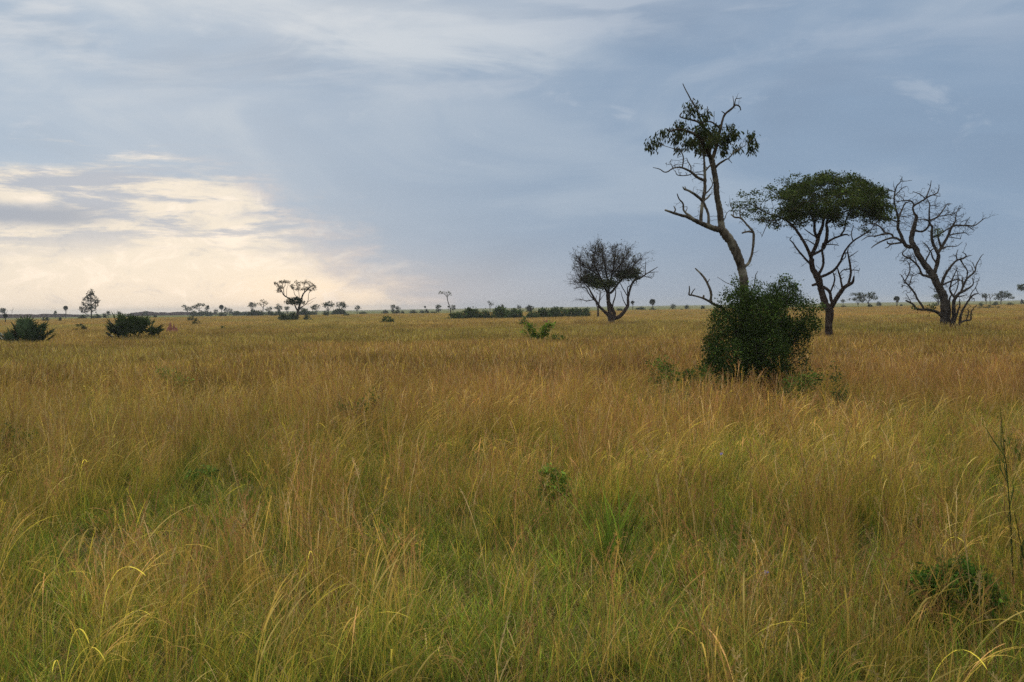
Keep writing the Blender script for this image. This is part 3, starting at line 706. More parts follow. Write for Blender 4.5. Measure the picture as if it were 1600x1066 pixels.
weed('green_weed', 'upright dark weed with bare top spike right of the big dark bush', 'weed', 1304, 25.5,
     [(1304, 595, 8, 16, 0, .12), (1302, 572, 3, 10, 0, .05), (1310, 616, 12, 14, 0, .15)], 50, 8, .05, .055, .014, (.04, .062, .022), group='weeds round the big bush', stem_r=.006)
weed('green_weed', 'yellow green weed patch in the grass below the round palm thicket', 'weed', 268, 34,
     [(258, 582, 14, 9, 0, .3), (282, 596, 16, 10, 0, .3)], 60, 8, .07, .07, .016, (.085, .115, .03), stem_r=.005)
weed('green_weed', 'dark upright weed cluster left of centre in the near brown grass', 'weed', 572, 22.5,
     [(583, 619, 8, 10, 0, .2), (545, 637, 20, 10, 0, .3, .7), (570, 636, 18, 10, 0, .3)], 46, 7, .05, .055, .013, (.05, .07, .02), stem_r=.004)
weed('green_weed', 'leafy green weed against the left edge of the photo in brown grass', 'weed', 22, 18.5,
     [(12, 674, 18, 12, 0, .25), (40, 680, 12, 8, 0, .2), (14, 694, 20, 10, 0, .25)], 46, 8, .045, .055, .013, (.05, .075, .02), stem_r=.005)
weed('green_weed', 'low bright green weed in a grass gap left of centre near field', 'weed', 312, 15.5,
     [(318, 738, 18, 7, 0, .25), (300, 742, 10, 6, 0, .15)], 40, 8, .03, .045, .012, (.07, .11, .028), stem_r=.004)
weed('green_weed', 'young green weed at the right edge of the photo among tall stems', 'weed', 1580, 16.5,
     [(1586, 700, 14, 12, 0, .2), (1575, 720, 10, 10, 0, .15)], 46, 8, .04, .05, .013, (.05, .085, .022), stem_r=.004)

# tall dark reed stalks at the right edge
for i, (px, Y, top, lab) in enumerate([(1563, 9.6, 640, 'tall thick dark green grass stalk near the right edge, the taller one'), (1585, 9.2, 800, 'shorter dark green grass stalk at the right edge beside the taller one')]):
    g = gpt(px + 22, Y)
    r = thing('tall_stalk', lab, 'grass stalk', g)
    mb = MB()
    p1 = pix(px, top, Y + .1); m = (g + p1) / 2 + np.array([.02, 0, .05])
    D = catmull([[*g, .008], [*m, .006], [*p1, .0025]], .05)
    tube(mb, D[:, :3], D[:, 3], 6, 0, (.055, .07, .022))
    for k in range(7):
        t = rng.uniform(.12, .8); q = D[int(t * (len(D) - 1)), :3]
        e = q + np.array([rng.normal() * .05, rng.normal() * .05, rng.uniform(.2, .4)])
        s_ = unit(np.cross(e - q, np.array([0, 1, 0.2]))) * .006
        mid = (q + e) / 2 + rng.normal(size=3) * .02
        mb.add([q - s_ * .4, q + s_ * .4, mid + s_, mid - s_, e], [[0, 1, 2, 3]], [[3, 2, 4]], (.06, .08, .024))
    mb.build('stalk', M_weed, r)

def blades(n, rad, len_, width, lean, curve, cb, ct, nseg=5, az=None, power=1.3, headw=None, heads=.75, tw=1.0, base=None):
    """ribbon blades: returns V, Q, C"""
    a0 = rng.uniform(0, 2 * math.pi, n); rr = rad * np.sqrt(rng.random(n))
    B = np.stack([np.cos(a0) * rr, np.sin(a0) * rr, np.zeros(n)], 1) if base is None else base
    L = rng.uniform(*len_, n); W = rng.uniform(*width, n)
    th0 = rng.uniform(*lean, n); cv = rng.uniform(*curve, n)
    A = rng.uniform(0, 2 * math.pi, n) if az is None else az + rng.normal(size=n) * tw
    D = np.stack([np.cos(A), np.sin(A), np.zeros(n)], 1)
    sa = A + math.pi / 2 + rng.normal(size=n) * .7
    S = np.stack([np.cos(sa), np.sin(sa), np.zeros(n)], 1)
    sgrid = np.linspace(0, 1, nseg + 1) if headw is None else np.concatenate([np.linspace(0, heads, nseg - 1), heads + (1 - heads) * np.array([.12, .32, .52, .72, .88, 1.0])])
    P = B.copy(); rows, cols, prev = [], [], 0.0
    cb, ct = np.asarray(cb, float), np.asarray(ct, float)
    if cb.ndim == 1: cb = np.tile(cb, (n, 1))
    if ct.ndim == 1: ct = np.tile(ct, (n, 1))
    jt = np.exp(.33 * rng.normal(size=(n, 1)))
    for s_ in sgrid:
        sm = (s_ + prev) / 2; th = th0 + cv * sm ** power
        P = P + (D * np.sin(th)[:, None] + np.array([0, 0, 1]) * np.cos(th)[:, None]) * (L * (s_ - prev))[:, None]
        prev = s_
        if headw is None: w = W * (0.75 + .5 * s_) * max(1 - s_ ** 2.2, .06)
        else: w = np.where(s_ <= heads, W, np.where(s_ >= 1, W * .3, headw * (1 if s_ < .92 else .65)))
        rows.append(np.stack([P - S * w[:, None] * .5, P + S * w[:, None] * .5], 1))
        t = np.clip((s_ - .25) / .5, 0, 1)
        cols.append(np.repeat(((cb * (1 - t) + ct * t) * jt)[:, None], 2, 1))
    V = np.stack(rows, 1); m = V.shape[1]
    Cc = np.stack(cols, 1).reshape(-1, 3)
    k = np.arange(n)[:, None] * (2 * m) + 2 * np.arange(m - 1)[None]
    Q = np.stack([k, k + 1, k + 3, k + 2], -1).reshape(-1, 4)
    return V.reshape(-1, 3), Q, np.clip(Cc, .005, .9), P

# broad bladed green grass clump in the near centre
def broad_clump(px, Y, n, len_, label, width=(.012, .02), cb=(.09, .14, .018), ct=(.17, .25, .028), curve=(.2, .9)):
    g = gpt(px, Y); mb = MB()
    V, Q, C, _ = blades(n, .16, len_, width, (.0, .3), curve, cb, ct, 6)
    mb.add(V, Q, None, C)
    o = mb.build('broad_grass_clump', M_weed, None, (0, 0, 0)); o.location = g
    return tag(o, label, 'grass clump')
broad_clump(958, 11.0, 60, (.7, 1.25), 'clump of broad fresh green grass blades in the near middle')
broad_clump(1250, 12.5, 34, (.4, .75), 'tuft of green grass blades in brown grass right of centre', (.006, .011), (.05, .08, .016), (.10, .13, .03))

# violet flowers
for px, py, Y, lab in [(1127, 709, 13.9, 'violet wildflower in brown grass below the big dark bush'), (1197, 894, 8.6, 'violet wildflower low in green grass at the lower right')]:
    p = pix(px, py, Y); g = np.array([p[0] + .03, Y, 0])
    r = thing('wildflower', lab, 'flower', g)
    mb = MB(); D = catmull([[*g, .003], [*((g + p) / 2 + np.array([.02, 0, 0])), .0022], [*p, .0016]], .08)
    tube(mb, D[:, :3], D[:, 3], 4, 0, (.06, .09, .03)); mb.build('stem', M_weed, r)
    mb = MB()
    for k in range(6):
        a = k * math.pi / 3 + rng.normal() * .1
        d = np.array([math.cos(a), -.45, math.sin(a) * .8]); d = unit(d)
        leaves(mb, p[None], d[None], .026, .009, np.array([[.34, .28, .56]]))
    leaves(mb, p[None] + np.array([[0, -.004, 0]]), np.array([[0, -1., .3]]), .008, .004, np.array([[.5, .4, .1]]))
    mb.build('petal_ring', M_weed, r)

# ================================================================== FAN PALM THICKETS
def fan_frond(mb, base, d, stalk, blade, col, nf=15, dead=False):
    """stalk + pleated fan of pointed fingers"""
    d = unit(np.asarray(d)); side = unit(np.cross(d, np.array([.05, .1, 1.0]))); nrm = np.cross(side, d)
    tip = base + d * stalk + np.array([0, 0, -.12 * stalk])
    D = catmull([[*base, .025], [*(base + d * stalk * .55), .018], [*tip, .012]], stalk / 5)
    tube(mb, D[:, :3], D[:, 3], 4, 0, np.asarray(col) * np.array([1.6, 1.4, 1.2]))
    ang = np.linspace(-1.9, 1.9, nf)
    for a in ang:
        e = d * math.cos(a) + side * math.sin(a)
        L = blade * (0.72 + .28 * math.cos(a)) * rng.uniform(.88, 1.1)
        w = side * math.cos(a) - d * math.sin(a)
        m1 = tip + e * L * .45 + nrm * rng.normal() * .02
        m2 = tip + e * L + nrm * rng.normal() * .06 - np.array([0, 0, .1 * L])
        hw = blade * .085
        c = np.asarray(col) * math.exp(.25 * rng.normal())
        mb.add([tip, m1 + w * hw + nrm * hw * .3, m2, m1 - w * hw + nrm * hw * .3], [[0, 1, 2, 3]], None, c)

def palm_thicket(label, px, Y, n, stalk, blade, col, deadn=0, spreadx=.8):
    g = gpt(px, Y); r = thing('fan_palm_bush', label, 'palm bush', g, 'low fan palm thickets at the left')
    for k in range(n):
        a = rng.uniform(0, 2 * math.pi); el = R(rng.uniform(42, 88))
        ox = rng.uniform(-1, 1); b = g + np.array([ox * spreadx, rng.uniform(-.7, .7), .15])
        dd = np.array([math.cos(a) * math.cos(el), math.sin(a) * math.cos(el) * .7, math.sin(el)])
        dead = k < deadn
        mb = MB(); fan_frond(mb, b, dd + np.array([ox * .45, 0, 0]), rng.uniform(*stalk) * (.75 + .3 * math.cos(el)) * (1 - .35 * ox * ox) * (1.3 if rng.random() < .16 else 1), rng.uniform(*blade), (.16, .10, .06) if dead else np.asarray(col) * math.exp(.2 * rng.normal()), dead=dead)
        f = mb.build('frond', M_palm, r)
        if dead: f['label'] = 'dry brown frond'
    return r
palm_thicket('large spiky dark green fan palm thicket left of the red termite mound', 206, 92, 66, (1.4, 2.8), (.7, 1.1), (.050, .075, .022), 0, 1.0)
palm_thicket('blue green fan palm thicket with dry brown fronds near the left edge', 38, 79, 54, (1.3, 2.3), (.65, 1.0), (.058, .088, .036), 4, .6)

# ================================================================== DISTANT TREES, PALMS AND BUSHES
G_FAR = 'distant trees scattered along the horizon'
DG = (.040, .050, .016)

def far_lobed(name, label, px, Y, lobes, limbs, base=DG, n=70, per=9, leaf=None, cat='tree', group=None, shell=.1, bark=M_bark_far, twig=0, dens=1.0, attr=60):
    """tree > trunk, crown, from its own lobes and limbs"""
    r = thing(name, label, cat, gpt(px, Y), group)
    s = Skel(Y, .04)
    gy = yh(px) + F * H / Y
    for i, l in enumerate(limbs):
        l = list(l)
        if i == 0: l = [(l[0][0], gy + 2, l[0][2])] + l
        s.limb(l, (0 if i == 0 else rng.normal() * 10 * Y / F), 'trunk', new=(i == 0), step_px=3, wig=.004)
    tips = np.zeros((0, 3))
    if twig:
        tips, _ = s.grow(lobe_points(lobes, Y, attr, 0), 1.6 * Y / F, 30 * Y / F, 2.2 * Y / F, twig * Y / F, jit=.4, maxit=30)
    s.build(r, bark, 6)
    mb = MB(); m = Y / F
    lf = leaf or 1.5
    clumps(mb, np.concatenate([lobe_points(lobes, Y, n, shell), tips]), per * dens, 1.0 * m * lf * .55, lf * m, .32 * lf * m, base, .3)
    mb.build('crown', M_leaf, r)
    return r

def umbrella(label, px, top, w, base_y, Y, thick=.3, lean=0, group=G_FAR, base=DG, trunks=1, n=60, dens=1.0):
    h = base_y - top
    t = thick * h
    lobes = []
    for k in range(max(3, int(w / 4))):
        u = rng.uniform(-.8, .8)
        lobes.append((px + u * w / 2, top + t * .5 + t * .55 * u * u + lean * u + rng.normal() * .5, w * .24, t * .5, rng.normal() * w * .22 * Y / F, w * .24 * Y / F))
    gy = base_y
    limbs = [[(px, gy, max(1.1, w * .09)), (px + rng.normal() * .4, gy - .35 * (h - t), max(.9, w * .075)), (px + rng.normal(), top + t, max(.7, w * .05))]]
    for q in (-.3, .28, -.12):
        limbs.append([(px, gy - .35 * (h - t), max(.7, w * .05)), (px + q * w * .7, top + t * 1.1 + abs(q) * 2, max(.5, w * .03)), (px + q * w * 1.1, top + t * .7, .4)])
    return far_lobed('flat_topped_tree', label, px, Y, lobes, limbs, base, n, 9, group=group, dens=dens, leaf=max(1.3, w * .07))

def roundtree(label, px, top, w, base_y, Y, group=G_FAR, base=DG, trunk=.35, n=45):
    h = base_y - top
    ch = h * (1 - trunk) * .5; cy = top + ch
    lobes = [(px, cy, w * .36, ch * .8, 0, w * .36 * Y / F)]
    for k in range(5):
        a = rng.uniform(0, 6.28)
        lobes.append((px + math.cos(a) * w * .26, cy + math.sin(a) * ch * .5, w * .24, ch * .45, rng.normal() * w * .15 * Y / F, w * .24 * Y / F))
    for k in range(2):
        lobes.append((px + (k - .5) * w * rng.uniform(.5, .95), cy + ch * rng.uniform(.5, 1.1), w * rng.uniform(.12, .22), ch * .22, 0, None, .6))
    limbs = [[(px, base_y, max(1, w * .13)), (px + rng.normal() * .3, cy + ch * .4, max(.7, w * .09)), (px, cy - ch * .3, .5)]]
    return far_lobed('round_tree', label, px, Y, lobes, limbs, base, n, 9, group=group, leaf=max(1.2, w * .13))

def palm(label, px, top, w, base_y, Y, group='distant fan palms along the horizon'):
    r = thing('fan_palm', label, 'palm tree', gpt(px, Y), group)
    m = Y / F
    c = pix(px, top + w * .5, Y); g = gpt(px, Y)
    mb = MB()
    D = catmull([[*g, .085 * w * m], [*((g + c) / 2 + np.array([.05 * w * m, 0, 0])), .075 * w * m], [*c, .06 * w * m]], 1.2 * m)
    tube(mb, D[:, :3], D[:, 3], 7, .04); mb.build('trunk', M_bark_far, r, smooth=True)
    mb = MB()
    for k in range(30):
        d = unit(rng.normal(size=3) + np.array([0, 0, .25]))
        if d[2] < -.75: continue
        sd = unit(np.cross(d, rng.normal(size=3)))
        q = c + d * w * m * .1
        col = np.asarray((.034, .042, .018)) * math.exp(.3 * rng.normal())
        for a in np.linspace(-1.3, 1.3, 7):
            e = d * math.cos(a) + sd * math.sin(a); wv = sd * math.cos(a) - d * math.sin(a)
            L = w * m * .42
            mb.add([q, q + e * L * .5 + wv * L * .16, q + e * L - np.array([0, 0, .12 * L]), q + e * L * .5 - wv * L * .16], [[0, 1, 2, 3]], None, col)
    for k in range(8):
        a = rng.uniform(0, 6.28); q = c + np.array([math.cos(a) * .12, math.sin(a) * .12, -.25]) * w * m
        leaves(mb, q[None], np.array([[math.cos(a) * .6, math.sin(a) * .6, -1.]]), .35 * w * m, .05 * w * m, np.array([[.08, .055, .035]]))
    mb.build('crown', M_palm, r)
    return r

def bush(label, px, top, w, Y, base=(.036, .052, .016), group=None, n=None, name='bush', cat='bush', leaf=None, per=10, dry=False, bottom=None):
    if group and group.startswith('dark bushes'): w *= 1.45; top -= .8
    g = gpt(px, Y)
    gy = bottom if bottom else yh(px) + F * H / Y
    h = gy - top
    lobes = [(px, top + h * .55, w * .3, h * .42, 0, w * .3 * Y / F)]
    for k in range(7):
        u = rng.uniform(-1, 1)
        hh = h * (.9 - .45 * u * u) * rng.uniform(.75, 1.05)
        lobes.append((px + u * w * .38, gy - hh * .55, w * .15, hh * .45, rng.normal() * w * .18 * Y / F, w * .17 * Y / F))
    mb = MB(); m = Y / F
    lf = leaf or max(1.0, min(w * .07, 2.4))
    if dry:
        for q in lobe_points(lobes, Y, 150, .3):
            b = g + rng.normal(size=3) * np.array([.15 * w * m, .15 * w * m, 0])
            mid = (b + q) / 2 + rng.normal(size=3) * .12
            tube(mb, [b, mid, q], [.022, .014, .006], 3, 0, (.085, .068, .056))
    clumps(mb, lobe_points(lobes, Y, n or int(40 + w * 3), .3), per, .55 * lf * m, lf * m, .33 * lf * m, base, .3, cen=g)
    o = mb.build(name, M_leaf, None, (0, 0, 0))
    o.data.transform(Matrix.Translation(Vector((-g[0], -g[1], -g[2])))); o.location = g
    return tag(o, label, cat, group)

# -- left edge to the conical tree
umbrella('small flat topped tree on the dark ridge at the far left edge', 8, 480, 13, 494, 760, .5)
palm('small dark leaning fan palm below the flat topped tree at the left edge', 8, 489, 9, 503, 300)
far_lobed('bare_tree', 'faint pale leafless tree on the dark ridge just right of the leftmost tree', 19, 900, [(18, 484, 3.5, 2), (21, 483, 2, 2)], [[(18.5, 494, .5), (19, 488, .45), (20.5, 482, .3)], [(19, 488, .4), (16.5, 484, .25)]], (.14, .12, .09), 8, 2, group=G_FAR, leaf=.7)
roundtree('stubby small tree alone on the long dark ridge at left', 86.5, 486.5, 4, 495, 700, trunk=.45, n=20)
palm('fan palm silhouetted on the dark ridge left of the conical tree', 102.5, 477, 8.5, 495, 640)
cone = [(142, 458, 5, 5), (141, 464, 8, 5), (134, 468, 5, 4), (149, 470, 5, 5), (142, 474, 6, 4), (138, 480, 9, 4), (147, 479, 6, 4), (128, 482, 6, 3), (134, 486, 6, 2.5), (153, 471, 2.5, 2), (131, 475, 3, 3), (146, 486, 5, 2, 0, None, .6)]
far_lobed('conical_tree', 'dark tall conical tree standing alone against the bright sky at left', 140, 420, cone,
          [[(143, 498, 2.2), (142.5, 485, 1.8), (142, 470, 1.2), (141, 458, .7)], [(142, 486, 1), (134, 480, .7), (128, 482, .5)], [(142, 478, .9), (149, 470, .6)], [(133, 497, 1.2), (132, 488, 1), (136, 480, .7)]], (.034, .040, .014), 190, 10, leaf=1.7)
bush('grey green bush at the left foot of the conical tree', 128, 490.5, 16, 440, group='low bushes round the conical tree')
bush('grey green bush at the right foot of the conical tree', 152, 490, 18, 450, group='low bushes round the conical tree')
bush('tiny bush on the skyline between the conical tree and the round dark tree', 163, 488, 7, 560, group='low bushes round the conical tree')
roundtree('small round dark tree right of the conical tree', 169, 486.5, 5.5, 495, 560, trunk=.3, n=24)
roundtree('small square topped tree peeping over the left end of the large palm thicket', 186, 486, 5, 495, 560, trunk=.3, n=24)
bush('low spreading green bush in the grass below the conical tree', 125, 503, 24, 138)
bush('dark smudge of bush in front of the dark ridge at left', 71, 491.5, 13, 330)
bush('small bush in front of the dark ridge below the ridge fan palm', 94, 494.5, 6, 330)
# -- behind and right of the palm thicket
bush('rounded bush on the ridge crest right of the large palm thicket', 228, 485.5, 8, 900)
bush('green bush showing above the right arm of the large palm thicket', 242, 491, 8, 420)
far_lobed('round_tree', 'double headed small tree left of the slanting flat topped tree', 292, 800, [(288, 479, 2.8, 2), (293, 483, 5, 2.8), (297, 484, 3, 2)], [[(293, 494, .9), (292.5, 487, .8), (293, 482, .5)], [(292.5, 487, .6), (289, 480, .4)]], n=40, group=G_FAR, leaf=1.4)
far_lobed('flat_topped_tree', 'slanting flat topped tree left of the bright sunset gap', 311, 780, [(301, 481, 4, 1.6), (306, 478.5, 5, 1.8), (312, 476.5, 5, 1.8), (317, 477, 3.5, 2), (309, 481, 4, 1.2, 0, None, .5)],
          [[(311, 493, 1.0), (311, 486, .9), (312, 478, .5)], [(311, 486, .7), (305, 480, .4)], [(311, 485, .6), (316, 479, .4)]], n=70, group=G_FAR, leaf=1.3)
umbrella('smallest flat topped tree right beside the slanting flat topped tree', 324, 478, 8, 493, 800, .35, n=30)
bush('dark bush under the slanting flat topped tree', 303, 485.5, 11, 620, group='dark bushes below the left skyline trees')
bush('dark bush under the smallest flat topped tree', 317, 484.5, 14, 640, group='dark bushes below the left skyline trees')
bush('low dark bush between the smallest flat topped tree and the blocky tree', 328, 487, 8, 620, group='dark bushes below the left skyline trees')
bush('dark green bush behind the square green bush right of the termite mound', 299, 491, 14, 260)
bush('square dark green bush in the grass right of the termite mound', 307, 495, 17, 190)
roundtree('blocky dark tree alone left of the tall lumpy pair', 337.5, 483, 6.5, 493, 700, trunk=.15, n=30)
palm('fan palm of the lumpy cluster, its tallest head', 346, 475.5, 8.5, 492, 650)
roundtree('lumpy dark tree right of the tallest head of its cluster', 353, 479.5, 6, 492, 660, trunk=.3, n=24)
roundtree('squat dark tree ending the lumpy cluster at right', 359, 482, 8, 492, 660, trunk=.1, n=34)
bush('dark bush under the fan palm of the lumpy cluster', 347.5, 487, 10, 560, group='dark bushes below the left skyline trees')
bush('flat dark bush on the skyline right of the lumpy cluster', 370, 487.5, 16, 700, group='dark bushes below the left skyline trees')
bush('second flat dark bush right of the lumpy cluster, nearer the yellowish tree', 385, 488, 14, 700, group='dark bushes below the left skyline trees')
bush('tiny bright green bush in open grass between termite mound and big skyline tree', 349, 506, 11, 128, base=(.04, .075, .016))
umbrella('neat domed flat topped tree left of the sparse yellowish tree', 394, 473.5, 15, 492, 640, .28)
far_lobed('sparse_tree', 'sparse yellowish tree with thin spreading crown left of the big skyline tree', 411, 520, [(412, 471, 6, 3, 0, None, .6), (406, 474, 4, 2.5), (417, 474, 4, 2.5, 0, None, .7), (411, 475, 5, 2)],
          [[(411, 497, 1.6), (411, 484, 1.3), (412, 475, .8), (412.5, 468, .4)], [(411, 481, .8), (406, 475, .5), (405, 472, .3)], [(411.5, 480, .8), (417, 475, .5), (419, 472, .3)]], (.10, .08, .03), 34, 6, group=G_FAR, leaf=1.1, twig=.12)
umbrella('small dark flat topped tree right under the sparse yellowish tree', 420, 480, 8, 493, 620, .35, n=26)
bush('dark bush under the domed flat topped tree', 400, 484.5, 20, 520, group='dark bushes below the left skyline trees')
bush('dark bush right under the sparse yellowish tree', 421, 486, 12, 560, group='dark bushes below the left skyline trees')
bush('low dark bush between the yellowish tree and the round topped tree', 428, 489, 9, 420, group='dark bushes below the left skyline trees')
far_lobed('round_tree', 'dark round topped tree just left of the big skyline tree', 435, 560, [(435, 478, 4, 2.6), (432, 481, 3, 2), (438, 481, 3.4, 2.4), (435, 483, 3.5, 2)], [[(434.5, 494, 1.2), (435, 480, .8)]], n=50, group=G_FAR, leaf=1.3)
bush('dark bush under the round topped tree left of the big skyline tree', 437, 486.5, 14, 540, group='dark bushes below the left skyline trees')
# -- the big open-crowned tree against the glow
Y5 = 250
L5 = [[(463, 500, 4.6), (465, 490, 4), (468, 478, 3.4), (470, 470, 3)],
      [(469, 472, 2.6), (472, 464, 2.4), (474, 459, 2.2), (478, 455, 1.7), (483, 450, 1.2), (490, 444, .8)],
      [(476, 457, 1.4), (475, 448, 1.1), (477, 440, .8)], [(479, 454, 1.1), (489, 451, .8), (494, 449, .5)],
      [(463, 486, 2.4), (461, 478, 2), (459, 471, 1.6), (452, 467, 1.9), (444, 462, 1.8), (441, 457, 1.4), (438, 450, 1), (433, 444, .7)],
      [(444, 461, 1.2), (443, 452, 1), (446, 445, .8)], [(448, 463, .8), (448, 452, .6), (450, 446, .4)], [(441, 457, .9), (435, 454, .6)],
      [(465, 470, 1.2), (461, 461, .9), (459, 453, .7), (455, 447, .4)], [(466, 470, 1), (467, 460, .8), (466, 452, .6), (463, 444, .5)],
      [(472, 484, 1.2), (477, 476, 1.2), (481, 470, 1), (482, 460, .7), (485, 455, .5)], [(480, 471, .8), (487, 468, .6), (494, 465, .4)], [(478, 476, .7), (485, 474, .5), (490, 470, .3)]]
C5 = [(431, 443, 4, 2.5), (437, 449, 6, 4.5), (443, 441, 7, 3), (450, 441, 5, 2.5, 0, None, .6), (436, 455, 4, 3), (463, 441, 4, 2.5, 0, None, .6), (470, 444, 5, 3, 0, None, .5), (478, 441, 7, 3, 0, None, .7), (487, 446, 6, 4, 0, None, .7),
      (478, 451, 5, 3), (491, 451, 4, 3, 0, None, .8), (468, 452, 5, 3, 0, None, .8), (457, 448, 5, 3, 0, None, .8), (462, 452, 4, 2.5, 0, None, .7), (465, 446, 4, 2.5, 0, None, .6), (484, 454, 4, 2.5, 0, None, .6)]
t5 = far_lobed('open_crowned_tree', 'large open crowned tree with bare spreading limbs against the sunset glow', 464, Y5, C5, L5, (.060, .055, .018), 300, 8, leaf=1.2, twig=.16, attr=150, bark=M_bark_dark)
mb = MB()
clumps(mb, lobe_points([(461, 470, 13, 4, 0, 1.8), (455, 473, 10, 2.6, 0, 1.4), (468, 473, 9, 2.6, 0, 1.4), (461, 467.5, 9, 2, 0, 1.4)], Y5, 260, .1, flat=.4), 9, .16, .22, .07, (.032, .042, .012), .3)
mb.build('lower_crown', M_leaf, t5)
bush('dark green bush at the left foot of the large open crowned tree', 443, 488, 30, 236, group='bushes at the foot of the big skyline tree')
bush('taller dark green bush in front of the large open crowned tree trunk', 458, 486, 24, 240, group='bushes at the foot of the big skyline tree')
bush('paler green bush at the right foot of the large open crowned tree', 480, 490.5, 18, 240, base=(.05, .062, .02), group='bushes at the foot of the big skyline tree')
umbrella('small flat tree seen behind the trunk of the large open crowned tree, left side', 449, 479, 10, 494, 600, .35, n=26)
umbrella('small flat tree seen behind the trunk of the large open crowned tree, right side', 472, 479, 8, 494, 600, .35, n=26)
bush('dark bush behind the right foot of the large open crowned tree', 476, 483.5, 18, 470, group='dark bushes right of the big skyline tree')
umbrella('rounded flat topped tree, first of three right of the big skyline tree', 495, 475, 16, 491, 560, .5)
umbrella('wide flat topped tree, middle of three right of the big skyline tree', 513, 472, 20, 491, 560, .36, n=80)
umbrella('dense flat topped tree, tallest of three right of the big skyline tree', 531, 471, 19, 492, 540, .45, lean=-1, n=90)
bush('dark bush under the dense tallest flat topped tree', 530, 482.5, 19, 480, group='dark bushes right of the big skyline tree')
bush('dark bush under the wide middle flat topped tree', 509, 484, 9, 500, group='dark bushes right of the big skyline tree')
bush('low dark bush under the rounded flat topped tree', 489, 486, 10, 500, group='dark bushes right of the big skyline tree')
bush('dark bush front right of the dense tallest flat topped tree', 541, 488, 10, 360, group='dark bushes right of the big skyline tree')
bush('small dark bush left of the dense tallest flat topped tree in grass', 509, 488.5, 7, 380, group='dark bushes right of the big skyline tree')
umbrella('small leaning flat topped tree alone right of the three flat topped trees', 558, 477, 9, 489, 640, .45, lean=-1.2, n=26)
bush('low grey bush under the small leaning flat topped tree', 567, 486.5, 14, 520, group='low grey bushes on the pale far plain')
# -- centre
roundtree('left of two mushroom shaped trees left of the long thicket', 614, 476.5, 7, 487, 640, trunk=.45, n=30)
roundtree('right and lower of two mushroom shaped trees left of the long thicket', 621.5, 478, 5.5, 488, 640, trunk=.45, n=24)
bush('grey bush left of the two mushroom shaped trees', 602, 484, 13, 560, group='low grey bushes on the pale far plain')
bush('grey bush under the left mushroom shaped tree', 614, 482, 6, 600, group='low grey bushes on the pale far plain')
bush('grey bush under the right mushroom shaped tree', 621, 483, 9, 520, group='low grey bushes on the pale far plain')
bush('small grey bush right of the mushroom shaped trees', 629, 485.5, 6, 520, group='low grey bushes on the pale far plain')
bush('fresh green low bush in grass below the mushroom shaped trees', 604, 492, 26, 175, base=(.05, .075, .018))
bush('long grey blue bush on the far plain, left half of a pair', 645, 484, 14, 560, group='low grey bushes on the pale far plain')
bush('long grey blue bush on the far plain, right half of a pair', 658, 484.5, 12, 560, group='low grey bushes on the pale far plain')
bush('small bush under the tiny fan palm on the far plain', 667, 483, 6, 600, group='low grey bushes on the pale far plain')
palm('tiny fan palm alone on the skyline left of the curved thin tree', 664, 477.5, 4, 486, 900)
far_lobed('round_tree', 'two storeyed round dark tree left of the curved thin tree', 685, 540, [(685.5, 479, 4, 2.4), (683, 481, 3, 2), (685, 484.5, 4, 2.6)], [[(685, 490, 1.4), (685, 478, .7)]], n=50, group=G_FAR, leaf=1.3)
bush('grey bush on the plain left of the two storeyed tree', 677, 486, 12, 480, group='low grey bushes on the pale far plain')
far_lobed('curved_tree', 'thin curved tree with small flat pale green crown on the centre skyline', 704, 330, [(688, 457.5, 4, 2.5), (693, 457.5, 4, 2, 0, None, .7), (699, 457, 4, 2, 0, None, .6), (703, 459.5, 3, 2.5, 0, None, .6), (699, 461, 3, 2, 0, None, .5)],
          [[(704, 488, 1.6), (703, 481, 1.5), (700, 472, 1.3), (698.5, 464, 1.2)], [(698.5, 465, 1), (694, 459.5, .7), (687, 458, .4)], [(699, 464, 1), (702, 460, .7), (704, 457, .4)], [(698.5, 463, .7), (699, 457, .4)]], (.075, .085, .03), 50, 7, leaf=1.0)
roundtree('round headed tree touching the right side of the curved thin tree trunk', 708, 477, 7.5, 488, 520, trunk=.35, n=30)
palm('tiny far palm just left of the curved thin tree trunk', 700.5, 477.5, 3.5, 487, 800)
TH = 'bushes of the long green thicket at centre'
for (px, top, w, Y, lab) in [(713, 487, 22, 214, 'low leftmost bush of the long green thicket'), (735, 480.5, 28, 218, 'peaked bush of the long green thicket with a pointed top'),
                             (757, 484, 20, 218, 'middling bush of the long thicket below the small sparse tree'), (784, 480, 30, 216, 'tall bush of the long thicket just right of the small sparse tree'),
                             (808, 483, 26, 214, 'broad bush of the long thicket below two skyline trees'), (831, 486, 20, 208, 'lowest bush of the long thicket beneath the grey round tree'),
                             (849, 482, 24, 218, 'bush of the long thicket right of the grey round tree'), (873, 479.5, 30, 222, 'tallest rounded bush near the right end of the long thicket'),
                             (896, 481, 24, 224, 'second last bush at the right end of the long thicket'), (912, 481, 20, 226, 'last bush at the right end of the long thicket')]:
    bush(lab, px, 484 + (top - 484) * 1.3 - 1, w * 1.5, Y, (.058, .084, .024), TH, int(70 + 5 * w))
far_lobed('sparse_tree', 'small sparse tree with split crown rising behind the long thicket', 767, 430, [(763.5, 473.5, 3, 2), (769, 475, 4, 1.8), (766, 476, 3, 1.5)], [[(766, 490, 1), (765.5, 481, .9), (764, 474, .4)], [(765.5, 481, .6), (770, 475, .4)]], n=26, per=7, group=G_FAR, leaf=1.2)
roundtree('small round tree behind the long thicket right of the small sparse tree', 783.5, 475, 6, 487, 560, trunk=.3, n=26)
roundtree('little round tree on the skyline above the middle of the long thicket', 811, 477, 6, 486, 700, trunk=.3, n=26)
roundtree('wide grey round tree behind the long thicket', 829, 477, 13, 489, 420, trunk=.08, n=60)
